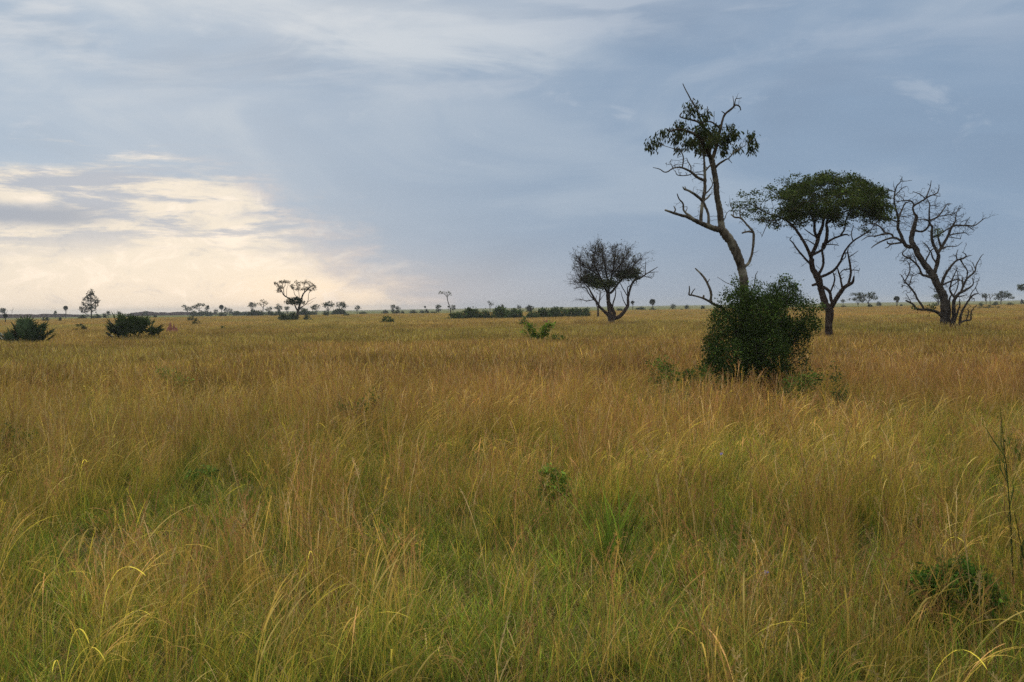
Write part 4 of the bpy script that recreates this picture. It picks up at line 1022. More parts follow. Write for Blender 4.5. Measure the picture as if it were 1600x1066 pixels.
bush('grey brown dry twiggy bush in front of the long thicket right end', 906, 495, 36, 126, (.075, .07, .04), None, 26, 'dry_bush', 'bush', 1.0, 6, True)
# small bare tree behind the half bare one
far_lobed('bare_tree', 'slim bare tree seen behind the left stems of the rounded twiggy tree', 935, 210, [(936, 456, 7, 6, 0, None, .5)], [[(934.5, 494, 3.4), (934.5, 480, 2.8), (937, 468, 2.4), (938, 455, 1.5)], [(934.5, 482, 1.6), (931, 473, 1.2), (932, 462, .8)], [(937, 470, 1.2), (942, 463, .8), (946, 458, .5)]], (.06, .055, .025), 20, 3, leaf=.9, twig=.12, bark=M_bark_dark)
palm('narrow fan palm just right of the rounded twiggy tree', 988.5, 469, 7, 485, 520)
palm('taller wide headed fan palm right of the rounded twiggy tree', 1019.5, 466, 11, 484, 470)
bush('low bush strip between the two fan palms right of the twiggy tree', 1001, 478.5, 18, 480, group='low bushes on the plain at right of centre')
bush('low bush under the taller wide headed fan palm', 1020, 480.5, 12, 460, group='low bushes on the plain at right of centre')
bush('dark bush seen between the stems of the rounded twiggy tree', 968, 480, 14, 430, group='low bushes on the plain at right of centre')
bush('low flat green bush in golden grass below the taller fan palm', 1031, 487.5, 10, 300, group='low bushes on the plain at right of centre')
bush('second low flat green bush in golden grass right below the taller fan palm', 1054, 491.5, 11, 230, group='low bushes on the plain at right of centre')
roundtree('grey round tree between the wide headed palm and the dead low branch', 1052, 475.5, 8.5, 484, 520, trunk=.1, n=34)
roundtree('smaller grey round tree with pale foot left of the dead low branch', 1073.5, 477.5, 7, 485, 500, trunk=.3, n=30)
bush('tiny dark bush between the two grey round trees', 1065, 482.5, 4.5, 420, group='low bushes on the plain at right of centre')
bush('small grey bush under the dead low branch of the tall leaning tree', 1098, 477, 8, 520, group='low bushes on the plain at right of centre')
# -- right
G_R = 'distant trees on the right skyline'
roundtree('tiny round tree left of the double crowned flat topped tree', 1317, 467, 5, 476, 800, group=G_R, trunk=.4, n=22)
far_lobed('flat_topped_tree', 'wide double crowned flat topped tree between umbrella acacia and bare tree', 1352, 430,
          [(1338, 460, 8, 2), (1346, 461, 9, 3), (1360, 461, 9, 3.2), (1363, 458.5, 5, 1.5), (1354, 464, 10, 3), (1340, 466, 7, 2.4), (1366, 466, 6, 2.6), (1330, 467.5, 4, 1.2), (1349, 469, 6, 2)],
          [[(1357, 482, 2), (1357, 472, 1.7), (1360, 463, 1)], [(1357, 474, 1.2), (1352, 467, .8), (1347, 463, .6)], [(1358, 472, 1), (1364, 465, .7)]], n=170, group=G_R, leaf=1.5)
bush('dark bush at the foot of the double crowned flat topped tree', 1359, 474, 11, 420, group='low bushes on the right hand plain')
umbrella('slim flat topped tree joined to the left side of the double crowned tree', 1341, 462, 12, 481, 440, .4, group=G_R, n=40)
bush('small dark bush right of the double crowned flat topped tree', 1373, 470, 9, 560, group='low bushes on the right hand plain')
bush('low bush in the grass right of the umbrella acacia trunk', 1318, 477, 10, 470, group='low bushes on the right hand plain')
palm('fan palm between the double crowned tree and the bare dead tree', 1401, 461.5, 11, 480, 450)
bush('tiny bush at the foot of the fan palm near the bare dead tree', 1408, 475, 5, 450, group='low bushes on the right hand plain')
umbrella('flat topped tree half hidden behind the trunk of the bare dead tree', 1466, 459.5, 26, 478, 470, .35, group=G_R, n=80)
bush('small bush left behind the trunk of the bare dead tree', 1463, 473, 7, 430, group='low bushes on the right hand plain')
umbrella('small flat topped tree left of the wide low domed tree at right', 1540, 459, 9.5, 477, 460, .3, group=G_R, n=34)
far_lobed('sparse_tree', 'pale sparse tree squeezed between small flat topped tree and wide domed tree', 1548.5, 480, [(1547, 461.5, 3.5, 1.6), (1551, 461.5, 2, 1.6)], [[(1547, 476, 1.2), (1547, 468, 1), (1546, 461, .5)], [(1547, 468, .8), (1551, 461, .4)]], (.09, .085, .05), 14, 5, group=G_R, leaf=1.0)
far_lobed('flat_topped_tree', 'wide low domed flat topped tree near the right edge of the photo', 1569, 440, [(1567, 458, 7, 2.6), (1560, 461, 6, 2.4), (1574, 461, 7, 2.4), (1567, 463, 10, 2.5), (1579, 465.5, 5, 1.6), (1558, 466, 5, 1.6)],
          [[(1564, 480, 1.8), (1564, 470, 1.5), (1567, 461, .8)], [(1564, 471, 1), (1575, 464, .6)], [(1564, 471, .9), (1559, 465, .6)]], n=140, group=G_R, leaf=1.5)
bush('dark green bush left of the small flat topped tree at right', 1533.5, 469.5, 10, 330, group='low bushes on the right hand plain')
bush('grey bush under the left side of the wide domed tree', 1555, 470, 12, 400, group='low bushes on the right hand plain')
bush('low grey bush under the right side of the wide domed tree', 1578, 471.5, 14, 420, group='low bushes on the right hand plain')
umbrella('nearer flat topped tree cut by the right edge of the photo', 1606, 443, 28, 480, 300, .22, group=G_R, n=70)
bush('small bush on the skyline at the right edge', 1597, 467.5, 5, 640, group='low bushes on the right hand plain')
bush('grey green flat bush in golden grass at the right', 1545, 479, 60, 280, (.06, .065, .025), 'low bushes on the right hand plain', 60)

# ================================================================== TERMITE MOUNDS
def mat_earth():
    m = bpy.data.materials.new('red_earth'); t = nt(m); L = t.links.new
    tc = node(t, 'ShaderNodeTexCoord'); n1 = node(t, 'ShaderNodeTexNoise', i_Scale=3.0, i_Detail=6.0); L(tc.outputs['Object'], n1.inputs['Vector'])
    r1 = node(t, 'ShaderNodeValToRGB'); e = r1.color_ramp.elements
    e[0].position, e[0].color = .35, (.15, .05, .032, 1); e[1].position, e[1].color = .7, (.30, .115, .07, 1)
    L(n1.outputs['Fac'], r1.inputs[0])
    b = node(t, 'ShaderNodeBump', i_Strength=.8, i_Distance=.05); L(n1.outputs['Fac'], b.inputs['Height'])
    p = node(t, 'ShaderNodeBsdfPrincipled', i_Roughness=.95); L(r1.outputs[0], p.inputs['Base Color']); L(b.outputs[0], p.inputs['Normal'])
    o = node(t, 'ShaderNodeOutputMaterial'); L(p.outputs[0], o.inputs[0])
    return m
M_earth = mat_earth()

def mound(label, px, Y, peaks):
    g = gpt(px, Y); m = Y / F
    n = 40
    xs = np.linspace(-1, 1, n) * 14 * m; X, Yg = np.meshgrid(xs, xs, indexing='ij')
    Z = np.zeros_like(X) - .15
    for (dx, top, w, oy) in peaks:
        h = pix(px + dx, top, Y)[2]
        d = np.hypot(X - dx * m, Yg - oy) / (w * m)
        Z = np.maximum(Z, h * np.exp(-(d ** 1.3)) - .1)
    Z += .05 * rng.normal(size=Z.shape) * (Z > .1)
    X = X + .02 * rng.normal(size=X.shape)
    V = np.stack([X, Yg, Z], -1).reshape(-1, 3)
    i, j = np.meshgrid(np.arange(n - 1), np.arange(n - 1), indexing='ij'); k = (i * n + j).ravel()
    mb = MB(); mb.add(V, np.stack([k, k + n, k + n + 1, k + 1], 1))
    o = mb.build('termite_mound', M_earth, None, (0, 0, 0), smooth=True); o.location = g
    return tag(o, label, 'termite mound')
mound('red brown two peaked termite mound in the grass right of the large palm thicket', 267, 118, [(-0.5, 500.5, 4.6, 0), (4.6, 504, 4.4, .1), (-4, 508.5, 5, 0), (9, 509.5, 5, 0)])
mound('low long red brown earth mound behind the forked bright green shrub', 854, 135, [(-4, 498, 4, 0), (0, 497.5, 5, 0), (5.5, 498, 2, 0), (-7, 501, 4, 0)])

# ================================================================== GROUND, RIDGE
def mat_ground():
    m = bpy.data.materials.new('savanna_ground'); t = nt(m); L = t.links.new
    g = node(t, 'ShaderNodeNewGeometry'); sp = node(t, 'ShaderNodeSeparateXYZ'); L(g.outputs['Position'], sp.inputs[0])
    n0 = node(t, 'ShaderNodeTexNoise', i_Scale=.012, i_Detail=5.0); L(g.outputs['Position'], n0.inputs['Vector'])
    n1 = node(t, 'ShaderNodeTexNoise', i_Scale=.9, i_Detail=8.0, i_Roughness=.7); L(g.outputs['Position'], n1.inputs['Vector'])
    near = node(t, 'ShaderNodeValToRGB'); e = near.color_ramp.elements
    e[0].position, e[0].color = .35, (.035, .042, .013, 1); e[1].position, e[1].color = .68, (.11, .09, .036, 1)
    L(n1.outputs['Fac'], near.inputs[0])
    far = node(t, 'ShaderNodeValToRGB'); e = far.color_ramp.elements
    e[0].position, e[0].color = .38, (.105, .125, .04, 1); e[1].position, e[1].color = .62, (.20, .18, .075, 1)
    n2 = node(t, 'ShaderNodeTexNoise', i_Scale=.02, i_Detail=6.0); mp = node(t, 'ShaderNodeMapping'); mp.inputs['Scale'].default_value = (.6, .25, 1)
    L(g.outputs['Position'], mp.inputs[0]); L(mp.outputs[0], n2.inputs['Vector']); L(n2.outputs['Fac'], far.inputs[0])
    a = node(t, 'ShaderNodeMath', operation='MULTIPLY_ADD'); L(n0.outputs['Fac'], a.inputs[0]); a.inputs[1].default_value = 160; L(sp.outputs['Y'], a.inputs[2])
    mr = node(t, 'ShaderNodeMapRange'); L(a.outputs[0], mr.inputs[0]); mr.inputs[1].default_value = 530; mr.inputs[2].default_value = 600
    mx = node(t, 'ShaderNodeMix', data_type='RGBA'); L(mr.outputs[0], mx.inputs[0]); L(near.outputs[0], mx.inputs[6]); L(far.outputs[0], mx.inputs[7])
    p = node(t, 'ShaderNodeBsdfPrincipled', i_Roughness=1.0); p.inputs['Specular IOR Level'].default_value = 0
    L(mx.outputs[2], p.inputs['Base Color'])
    o = node(t, 'ShaderNodeOutputMaterial'); L(p.outputs[0], o.inputs[0])
    return m
rings = np.concatenate([[0], np.geomspace(1.5, 4200, 70)])
ang = np.linspace(0, 2 * math.pi, 120, endpoint=False)
V = [[0, 0, 0]]
for r in rings[1:]:
    for a in ang:
        x, y = math.cos(a) * r, math.sin(a) * r
        V.append([x, y, .03 * math.sin(x * .21 + y * .13) * min(1, 60 / max(r, 1)) - .0])
V = np.array(V); na = len(ang)
k = np.arange(na); k2 = (k + 1) % na
Q = np.concatenate([np.stack([1 + i * na + k, 1 + (i + 1) * na + k, 1 + (i + 1) * na + k2, 1 + i * na + k2], 1) for i in range(len(rings) - 2)])
T = np.stack([np.zeros(na, int), 1 + k, 1 + k2], 1)
mb = MB(); mb.add(V, Q, T)
tag(mb.build('ground', mat_ground(), None, (0, 0, 0), smooth=True), 'flat savanna plain reaching the horizon', 'ground', kind='structure')

def mat_ridge():
    m = bpy.data.materials.new('ridge'); t = nt(m); L = t.links.new
    g = node(t, 'ShaderNodeNewGeometry'); n1 = node(t, 'ShaderNodeTexNoise', i_Scale=.03, i_Detail=8.0, i_Roughness=.7); L(g.outputs['Position'], n1.inputs['Vector'])
    r1 = node(t, 'ShaderNodeValToRGB'); e = r1.color_ramp.elements
    e[0].position, e[0].color = .35, (.012, .006, .006, 1); e[1].position, e[1].color = .68, (.045, .026, .022, 1)
    L(n1.outputs['Fac'], r1.inputs[0])
    p = node(t, 'ShaderNodeBsdfPrincipled', i_Roughness=1.0); p.inputs['Specular IOR Level'].default_value = 0; L(r1.outputs[0], p.inputs['Base Color'])
    o = node(t, 'ShaderNodeOutputMaterial'); L(p.outputs[0], o.inputs[0])
    return m
M_ridge = mat_ridge()
def ridge(label, profile, Y, depth):
    """low rise: crest heights given along the skyline, sloping down in front and behind"""
    pr = np.array(profile, float)
    xs = np.linspace(pr[0, 0], pr[-1, 0], 140)
    ys = np.interp(xs, pr[:, 0], pr[:, 1])
    ys = ys + np.convolve(rng.normal(size=len(xs) + 4), np.ones(5) / 5, 'valid') * .7
    rows = []
    for v, f in [(-1, 0), (-.6, .45), (-.25, .88), (0, 1), (.3, .85), (1, 0)]:
        row = []
        for x, y in zip(xs, ys):
            c = pix(x, y, Y)
            row.append([c[0] * (1 + v * depth / Y), Y + v * depth, max(c[2], .2) * f - (1 if f == 0 else 0)])
        rows.append(row)
    V = np.array(rows).reshape(-1, 3); n = len(xs)
    i, j = np.meshgrid(np.arange(5), np.arange(n - 1), indexing='ij'); k = (i * n + j).ravel()
    mb = MB(); mb.add(V, np.stack([k, k + 1, k + n + 1, k + n], 1))
    tag(mb.build('hill', M_ridge, None, (0, 0, 0), smooth=True), label, 'hill', kind='structure')
ridge('long dark purple brown ridge at the far left', [(-160, 492), (-60, 491), (0, 491), (30, 490.6), (60, 491), (100, 490.5), (118, 491), (130, 493), (150, 494), (165, 496)], 1000, 120)
ridge('low dark purple ridge right of the large palm thicket', [(190, 495), (204, 489.5), (215, 488), (228, 486.6), (245, 488.3), (265, 488), (285, 487), (310, 488), (340, 490), (380, 491), (440, 491.5), (480, 492)], 1050, 120)

# ================================================================== GRASS
def vn(x, y, sc, seed):
    r = np.random.default_rng(seed); G = r.random((64, 64))
    u, v = x / sc + 1000, y / sc + 1000
    i, j = np.floor(u).astype(int), np.floor(v).astype(int); fu, fv = u - i, v - j
    fu, fv = fu * fu * (3 - 2 * fu), fv * fv * (3 - 2 * fv)
    g = lambda a, b: G[a % 64, b % 64]
    return (g(i, j) * (1 - fu) + g(i + 1, j) * fu) * (1 - fv) + (g(i, j + 1) * (1 - fu) + g(i + 1, j + 1) * fu) * fv

GOLD, RED, YEL, GRN, DRY = (.415, .295, .064), (.325, .185, .068), (.42, .35, .046), (.175, .208, .026), (.44, .335, .15)
def mixc(n, items):
    p = np.array([w for _, w in items]); k = rng.choice(len(items), n, p=p / p.sum())
    return np.array([c for c, _ in items])[k]

def spikelets(mb, tips, D, n, L, W, col, back=.16):
    m = len(tips)
    idx = np.repeat(np.arange(m), n)
    t = rng.random(len(idx))
    P = tips[idx] - D[idx] * (t * back)[:, None]
    A = D[idx] + .55 * rng.normal(size=(len(idx), 3))
    leaves(mb, P, A, L * np.exp(.2 * rng.normal(size=len(idx))), W, col[idx] * np.exp(.15 * rng.normal(size=(len(idx), 1))))

def coll(name, meshes):
    c = bpy.data.collections.new(name)
    for i, m in enumerate(meshes):
        o = bpy.data.objects.new('%s_%02d' % (name, i), m); c.objects.link(o)
    return c

def near_seed():
    mb = MB()
    n = 15; ct = mixc(n, [(RED, 4), (GOLD, 3), (DRY, 1.5), (YEL, .5)])
    V, Q, C, P = blades(n, .2, (.7, 1.15), (.003, .0048), (0, .2), (.15, .9), mixc(n, [(GRN, 1), (GOLD, 2)]), ct, 6, headw=.006, heads=.78, power=2)
    mb.add(V, Q, None, C)
    m = V.reshape(n, -1, 2, 3).mean(2); D = unit(m[:, -1] - m[:, -2])
    spikelets(mb, P, D, 16, .034, .0022, ct, .2)
    n = 25
    V, Q, C, _ = blades(n, .22, (.35, .85), (.0045, .0085), (.02, .35), (.2, 1.5), mixc(n, [(GRN, 2), (GOLD, 2), (YEL, 1)]), mixc(n, [(GOLD, 4), (YEL, 1.5), (GRN, 1.5), (RED, 3), (DRY, 1.5)]), 5)
    mb.add(V, Q, None, C)
    return mb.mesh('tuft', M_grass)
def near_arch():
    mb = MB(); n = 9; ct = mixc(n, [((.37, .29, .085), 3), (GOLD, 2), (YEL, 1), (RED, .7)])
    V, Q, C, P = blades(n, .16, (.85, 1.3), (.003, .005), (0, .22), (.9, 2.3), mixc(n, [(GRN, 1), (YEL, 1)]), ct, 11, az=0, tw=.7, headw=.0095, heads=.72, power=2.6)
    mb.add(V, Q, None, C)
    n = 19
    V, Q, C, _ = blades(n, .2, (.4, .9), (.0055, .0105), (.02, .3), (.4, 1.6), mixc(n, [(GRN, 3), (YEL, 1)]), mixc(n, [(YEL, 3), (GRN, 3), (GOLD, 2)]), 6)
    mb.add(V, Q, None, C)
    return mb.mesh('tuft', M_grass)
def near_green():
    mb = MB(); n = 40
    V, Q, C, _ = blades(n, .2, (.15, .5), (.005, .010), (.05, .5), (.3, 1.6), mixc(n, [((.11, .16, .023), 1), ((.14, .18, .027), 1)]), mixc(n, [((.15, .24, .03), 3), ((.21, .27, .036), 2), (YEL, 1.5), (DRY, 1), (RED, .6)]), 4)
    mb.add(V, Q, None, C)
    n = 16
    V, Q, C, _ = blades(n, .28, (.15, .5), (.004, .009), (.9, 1.45), (-.1, .3), mixc(n, [(DRY, 2), (RED, 1)]), mixc(n, [(DRY, 3), (RED, 1), (GOLD, 1)]), 3)
    V[:, 2] += .02
    mb.add(V, Q, None, C)
    return mb.mesh('tuft', M_grass)
def near_stray():
    mb = MB(); n = 3; ct = mixc(n, [(RED, 2), (GOLD, 1), (DRY, 1)])
    V, Q, C, P = blades(n, .12, (1.15, 1.6), (.0026, .004), (0, .22), (.2, .8), mixc(n, [(GOLD, 1)]), ct, 7, headw=.008, heads=.84, power=2)
    mb.add(V, Q, None, C)
    m = V.reshape(n, -1, 2, 3).mean(2); D = unit(m[:, -1] - m[:, -2])
    spikelets(mb, P, D, 34, .038, .0026, ct, .2)
    return mb.mesh('tuft', M_grass)
def mid_tuft():
    mb = MB(); n = 70
    V, Q, C, P = blades(n, .55, (.55, 1.05), (.006, .011), (0, .25), (.1, 1.0), mixc(n, [(GRN, 1), (GOLD, 2)]), mixc(n, [(GOLD, 6), (RED, 3.5), (YEL, .5), (DRY, 2)]), 4, headw=.018, heads=.72, power=2)
    mb.add(V, Q, None, C)
    n = 40
    V, Q, C, P = blades(n, .55, (.3, .75), (.008, .016), (0, .5), (.2, 1.2), mixc(n, [(GRN, 2), (GOLD, 1)]), mixc(n, [(GOLD, 4), (YEL, 1), (GRN, .6), (RED, 1)]), 3)
    mb.add(V, Q, None, C)
    return mb.mesh('tuft', M_grass)
def far_tuft():
    mb = MB(); n = 80
    V, Q, C, P = blades(n, 1.3, (.5, 1.0), (.035, .07), (0, .3), (.1, .9), mixc(n, [(GOLD, 3), (DRY, 1)]), mixc(n, [(GOLD, 7), (RED, 2.5), (YEL, .3), (DRY, 2.5)]), 3)
    mb.add(V, Q, None, C)
    return mb.mesh('tuft', M_grass)

def scatter(rmin, rmax, dens, half, jitter_far=False):
    A = half * (rmax ** 2 - rmin ** 2)
    n = int(A * dens)
    r = np.sqrt(rng.uniform(rmin ** 2, rmax ** 2, n)); a = rng.uniform(-half, half, n)
    return np.stack([np.sin(a) * r, np.cos(a) * r, np.zeros(n)], 1)

def gn_group(name, c):
    g = bpy.data.node_groups.new(name, 'GeometryNodeTree')
    g.interface.new_socket('Geometry', in_out='INPUT', socket_type='NodeSocketGeometry')
    g.interface.new_socket('Geometry', in_out='OUTPUT', socket_type='NodeSocketGeometry')
    N = g.nodes.new; L = g.links.new
    gi, go = N('NodeGroupInput'), N('NodeGroupOutput')
    ci = N('GeometryNodeCollectionInfo'); ci.inputs['Collection'].default_value = c
    ci.inputs['Separate Children'].default_value = True; ci.inputs['Reset Children'].default_value = True
    ip = N('GeometryNodeInstanceOnPoints'); ip.inputs['Pick Instance'].default_value = True
    def attr(nm, ty):
        a = N('GeometryNodeInputNamedAttribute'); a.data_type = ty; a.inputs['Name'].default_value = nm
        return a.outputs['Attribute']
    er = N('FunctionNodeEulerToRotation')
    L(gi.outputs[0], ip.inputs['Points']); L(ci.outputs[0], ip.inputs['Instance'])
    L(attr('pick', 'INT'), ip.inputs['Instance Index']); L(attr('turn', 'FLOAT_VECTOR'), er.inputs[0]); L(er.outputs[0], ip.inputs['Rotation'])
    L(attr('size', 'FLOAT_VECTOR'), ip.inputs['Scale']); L(ip.outputs[0], go.inputs[0])
    return g

def grass_object(name, label, P, pick, turn, size, tint, c):
    me = bpy.data.meshes.new(name); me.vertices.add(len(P)); me.vertices.foreach_set('co', P.astype(np.float32).ravel())
    a = me.attributes.new('pick', 'INT', 'POINT'); a.data.foreach_set('value', pick.astype(np.int32))
    a = me.attributes.new('turn', 'FLOAT_VECTOR', 'POINT'); a.data.foreach_set('vector', turn.astype(np.float32).ravel())
    a = me.attributes.new('size', 'FLOAT_VECTOR', 'POINT'); a.data.foreach_set('vector', size.astype(np.float32).ravel())
    a = me.attributes.new('tint', 'FLOAT_COLOR', 'POINT'); a.data.foreach_set('color', np.concatenate([tint, np.ones((len(P), 1))], 1).astype(np.float32).ravel())
    me.materials.append(M_grass); me.update()
    o = bpy.data.objects.new(name, me); COL.objects.link(o)
    md = o.modifiers.new('scatter', 'NODES'); md.node_group = gn_group(name, c)
    return tag(o, label, 'grass', kind='stuff')

def tints(P, strength=1.0):
    x, y = P[:, 0], P[:, 1]
    d = np.hypot(x, y)
    a = vn(x, y * .6, 9, 1); b = vn(x, y * .6, 28, 2); c = vn(x, y, 3.2, 3)
    g = (a * .5 + b * .5 - .5) * 2 * strength            # patches of greener and of redder grass
    far = np.clip((d - 30) / 60, 0, 1)
    t = np.ones((len(P), 3))
    t[:, 0] *= 1.05 + .15 * g + .06 * far; t[:, 1] *= 1 - .05 * g + .06 * far; t[:, 2] *= 1 + .10 * g + .1 * far
    v = np.exp(.2 * rng.normal(size=len(P)) + .42 * (c - .5))
    return np.clip(t * v[:, None], .2, 2.2)

NS, NA, NG, NT = 6, 4, 4, 4
cn = coll('near_tuft', [near_seed() for _ in range(NS)] + [near_arch() for _ in range(NA)] + [near_stray() for _ in range(NT)])
P = np.concatenate([scatter(3.6, 16, 8.5, R(52)), scatter(16, 42, 7.5, R(36))])
d = np.hypot(P[:, 0], P[:, 1])
thin = vn(P[:, 0], P[:, 1] * .7, 2.2, 9)
P = P[(rng.random(len(P)) < np.clip((thin - np.where(d < 15, .24, .12)) * 2.3, .12, 1) * np.clip(.62 + (d - 5) / 26, 0, 1))]
d = np.hypot(P[:, 0], P[:, 1]); n = len(P)
am = vn(P[:, 0], P[:, 1], 3.0, 5)
pa = np.clip((am - .42) * 2.2, .06, .8) * np.clip(1.5 - d / 30, .15, 1)
for px_, dd, rr in [(40, 6.0, 1.3), (300, 5.6, 1.0), (560, 7.2, 1.2), (215, 15.0, 1.6), (800, 11.2, 1.2), (1480, 6.2, .9), (1100, 5.6, .9), (640, 19, 2), (1300, 17, 2)]:
    q_ = gpt(px_, dd); pa = np.maximum(pa, .95 * np.exp(-((P[:, 0] - q_[0]) ** 2 + (P[:, 1] - dd) ** 2) / rr ** 2))
pick = np.where(rng.random(n) < pa, NS + rng.integers(0, NA, n), rng.integers(0, NS, n))
st = rng.random(n) < np.where(d < 9, .13, .07); pick[st] = NS + NA + rng.integers(0, NT, st.sum())
isA = (pick >= NS) & (pick < NS + NA)
tz = np.where(isA, rng.normal(size=n) * .45 - .1, rng.uniform(0, 6.28, n))
turn = np.stack([rng.normal(size=n) * .06, .06 + rng.normal(size=n) * .06, tz], 1)
sz = np.clip(rng.normal(.86, .14, n), .5, 1.2) * np.where(isA, 1.08, 1)
grass_object('tall_grass', 'tall near savanna grass with brown seed heads and arching yellow green spikes', P, pick, turn, np.stack([sz, sz, sz * (.85 + .3 * vn(P[:, 0], P[:, 1], 4, 6))], 1), tints(P), cn)

cg = coll('green_tuft', [near_green() for _ in range(NG)])
P = np.concatenate([scatter(3.2, 15, 24, R(52)), scatter(15, 30, 13, R(36))])
P = P[rng.random(len(P)) < .72 + .5 * vn(P[:, 0], P[:, 1], 2.5, 21)]
n = len(P); sz = rng.uniform(.6, 1.15, n)
grass_object('low_green_grass', 'short fresh green grass growing under the tall brown grass', P, rng.integers(0, NG, n), np.stack([np.zeros(n), np.zeros(n), rng.uniform(0, 6.28, n)], 1), np.stack([sz] * 3, 1), tints(P, .5), cg)

cm = coll('mid_tuft', [mid_tuft() for _ in range(6)])
P = np.concatenate([scatter(38, 75, 3.6, R(33)), scatter(75, 135, 2.0, R(33))]); n = len(P)
sz = rng.uniform(.75, 1.15, n)
grass_object('golden_grass', 'golden brown grass of the middle field', P, rng.integers(0, 6, n), np.stack([rng.normal(size=n) * .05, .06 + rng.normal(size=n) * .05, rng.uniform(0, 6.28, n)], 1),
             np.stack([sz, sz, sz * (.7 + .55 * vn(P[:, 0], P[:, 1], 7, 6))], 1), tints(P) * np.array([.82, .86, .84]), cm)
cf = coll('far_tuft', [far_tuft() for _ in range(5)])
P = np.concatenate([scatter(130, 260, .6, R(33)), scatter(260, 520, .28, R(33))])
P = P[P[:, 1] + (vn(P[:, 0], P[:, 1], 90, 8) - .5) * 140 < 470]; n = len(P)
sz = rng.uniform(.75, 1.2, n) * np.where(np.hypot(P[:, 0], P[:, 1]) > 260, 1.25, 1)
grass_object('far_golden_grass', 'far golden grass running to the pale plain', P, rng.integers(0, 5, n), np.stack([np.zeros(n), np.zeros(n), rng.uniform(0, 6.28, n)], 1),
             np.stack([sz, sz, np.minimum(sz, 1.1) * (.8 + .3 * vn(P[:, 0], P[:, 1], 14, 6))], 1), tints(P) * np.array([.89, .90, .92]), cf)

# ================================================================== HAZE
def mat_haze():
    m = bpy.data.materials.new('haze'); t = nt(m)
    v = node(t, 'ShaderNodeVolumePrincipled'); v.inputs['Color'].default_value = (.84, .87, .90, 1); v.inputs['Density'].default_value = .00021
    v.inputs['Anisotropy'].default_value = 0.0
    o = node(t, 'ShaderNodeOutputMaterial'); t.links.new(v.outputs[0], o.inputs['Volume'])
    return m
hx, z0, z1 = 4300, -2.0, 16
V = np.array([[x, y, z] for x in (-hx, hx) for y in (-hx, hx) for z in (z0, z1)], float)
mb = MB(); mb.add(V, [[0, 1, 3, 2], [4, 6, 7, 5], [0, 4, 5, 1], [2, 3, 7, 6], [0, 2, 6, 4], [1, 5, 7, 3]])
tag(mb.build('haze', mat_haze(), None, (0, 0, 0)), 'thin bluish evening haze over the plain', 'haze', kind='stuff')

# ================================================================== SKY AND LIGHT
SUN_AZ, SUN_EL = -17.0, 14.0
w = bpy.data.worlds.new('World'); scene.world = w; w.use_nodes = True
t = w.node_tree; t.nodes.clear(); L = t.links.new
def S(v):
    return v
def mth(op, a, b=None, c=None, clamp=False):
    n = t.nodes.new('ShaderNodeMath'); n.operation = op; n.use_clamp = clamp
    for i, v in enumerate((a, b, c)):
        if v is None: continue
        if isinstance(v, (int, float)): n.inputs[i].default_value = v
        else: L(v, n.inputs[i])
    return n.outputs[0]
def rng_(v, a, b, c=0.0, d=1.0, smooth=True):
    n = t.nodes.new('ShaderNodeMapRange'); n.interpolation_type = 'SMOOTHSTEP' if smooth else 'LINEAR'
    L(v, n.inputs[0])
    for i, q in enumerate((a, b, c, d)): n.inputs[i + 1].default_value = q
    return n.outputs[0]
def mixn(f, a, b):
    n = t.nodes.new('ShaderNodeMix'); n.data_type = 'RGBA'
    for i, v in ((0, f), (6, a), (7, b)):
        if isinstance(v, tuple): n.inputs[i].default_value = (*v, 1)
        elif isinstance(v, (int, float)): n.inputs[i].default_value = v
        else: L(v, n.inputs[i])
    return n.outputs[2]
def comb(x, y, z=0.0):
    n = t.nodes.new('ShaderNodeCombineXYZ')
    for i, v in enumerate((x, y, z)):
        if isinstance(v, (int, float)): n.inputs[i].default_value = v
        else: L(v, n.inputs[i])
    return n.outputs[0]
def noise(vec, scale, detail=5.0, rough=.55, dist=0.0):
    n = t.nodes.new('ShaderNodeTexNoise'); L(vec, n.inputs['Vector'])
    n.inputs['Scale'].default_value = scale; n.inputs['Detail'].default_value = detail; n.inputs['Roughness'].default_value = rough; n.inputs['Distortion'].default_value = dist
    return n.outputs['Fac']
tc = t.nodes.new('ShaderNodeTexCoord'); sx = t.nodes.new('ShaderNodeSeparateXYZ'); L(tc.outputs['Generated'], sx.inputs[0])
X, Yy, Z = sx.outputs
A = mth('MULTIPLY', mth('ARCTAN2', X, Yy), 57.2958)          # azimuth, degrees right of straight ahead
E = mth('MULTIPLY', mth('ARCSINE', Z), 57.2958)              # elevation, degrees
zz = mth('ADD', mth('MAXIMUM', Z, 0.0), 0.10)
cx, cy = mth('DIVIDE', X, zz), mth('DIVIDE', Yy, zz)         # a flat cloud layer seen in perspective
# base overcast
lr = rng_(A, -28, 12)
base = mixn(lr, (.325, .443, .588), (.246, .347, .490))
big = noise(comb(mth('MULTIPLY', A, .06), mth('MULTIPLY', E, .15), 0.4), 1.0, 7, .52, .8)
base = mixn(rng_(big, .52, .34, 0, .9), base, mixn(lr, (.292, .397, .530), (.224, .316, .452)))
base = mixn(rng_(big, .49, .66, 0, .75), base, mixn(lr, (.445, .535, .635), (.350, .440, .560)))
# soft puffs at middle height
puf = noise(comb(mth('MULTIPLY', A, .22), mth('MULTIPLY', E, .42), 6.6), 1.0, 7, .58, .4)
base = mixn(mth('MULTIPLY', rng_(puf, .58, .72), rng_(mth('ABSOLUTE', mth('SUBTRACT', E, 10.5)), 4.5, 1.0, 0, .38)), base, (.50, .565, .655))
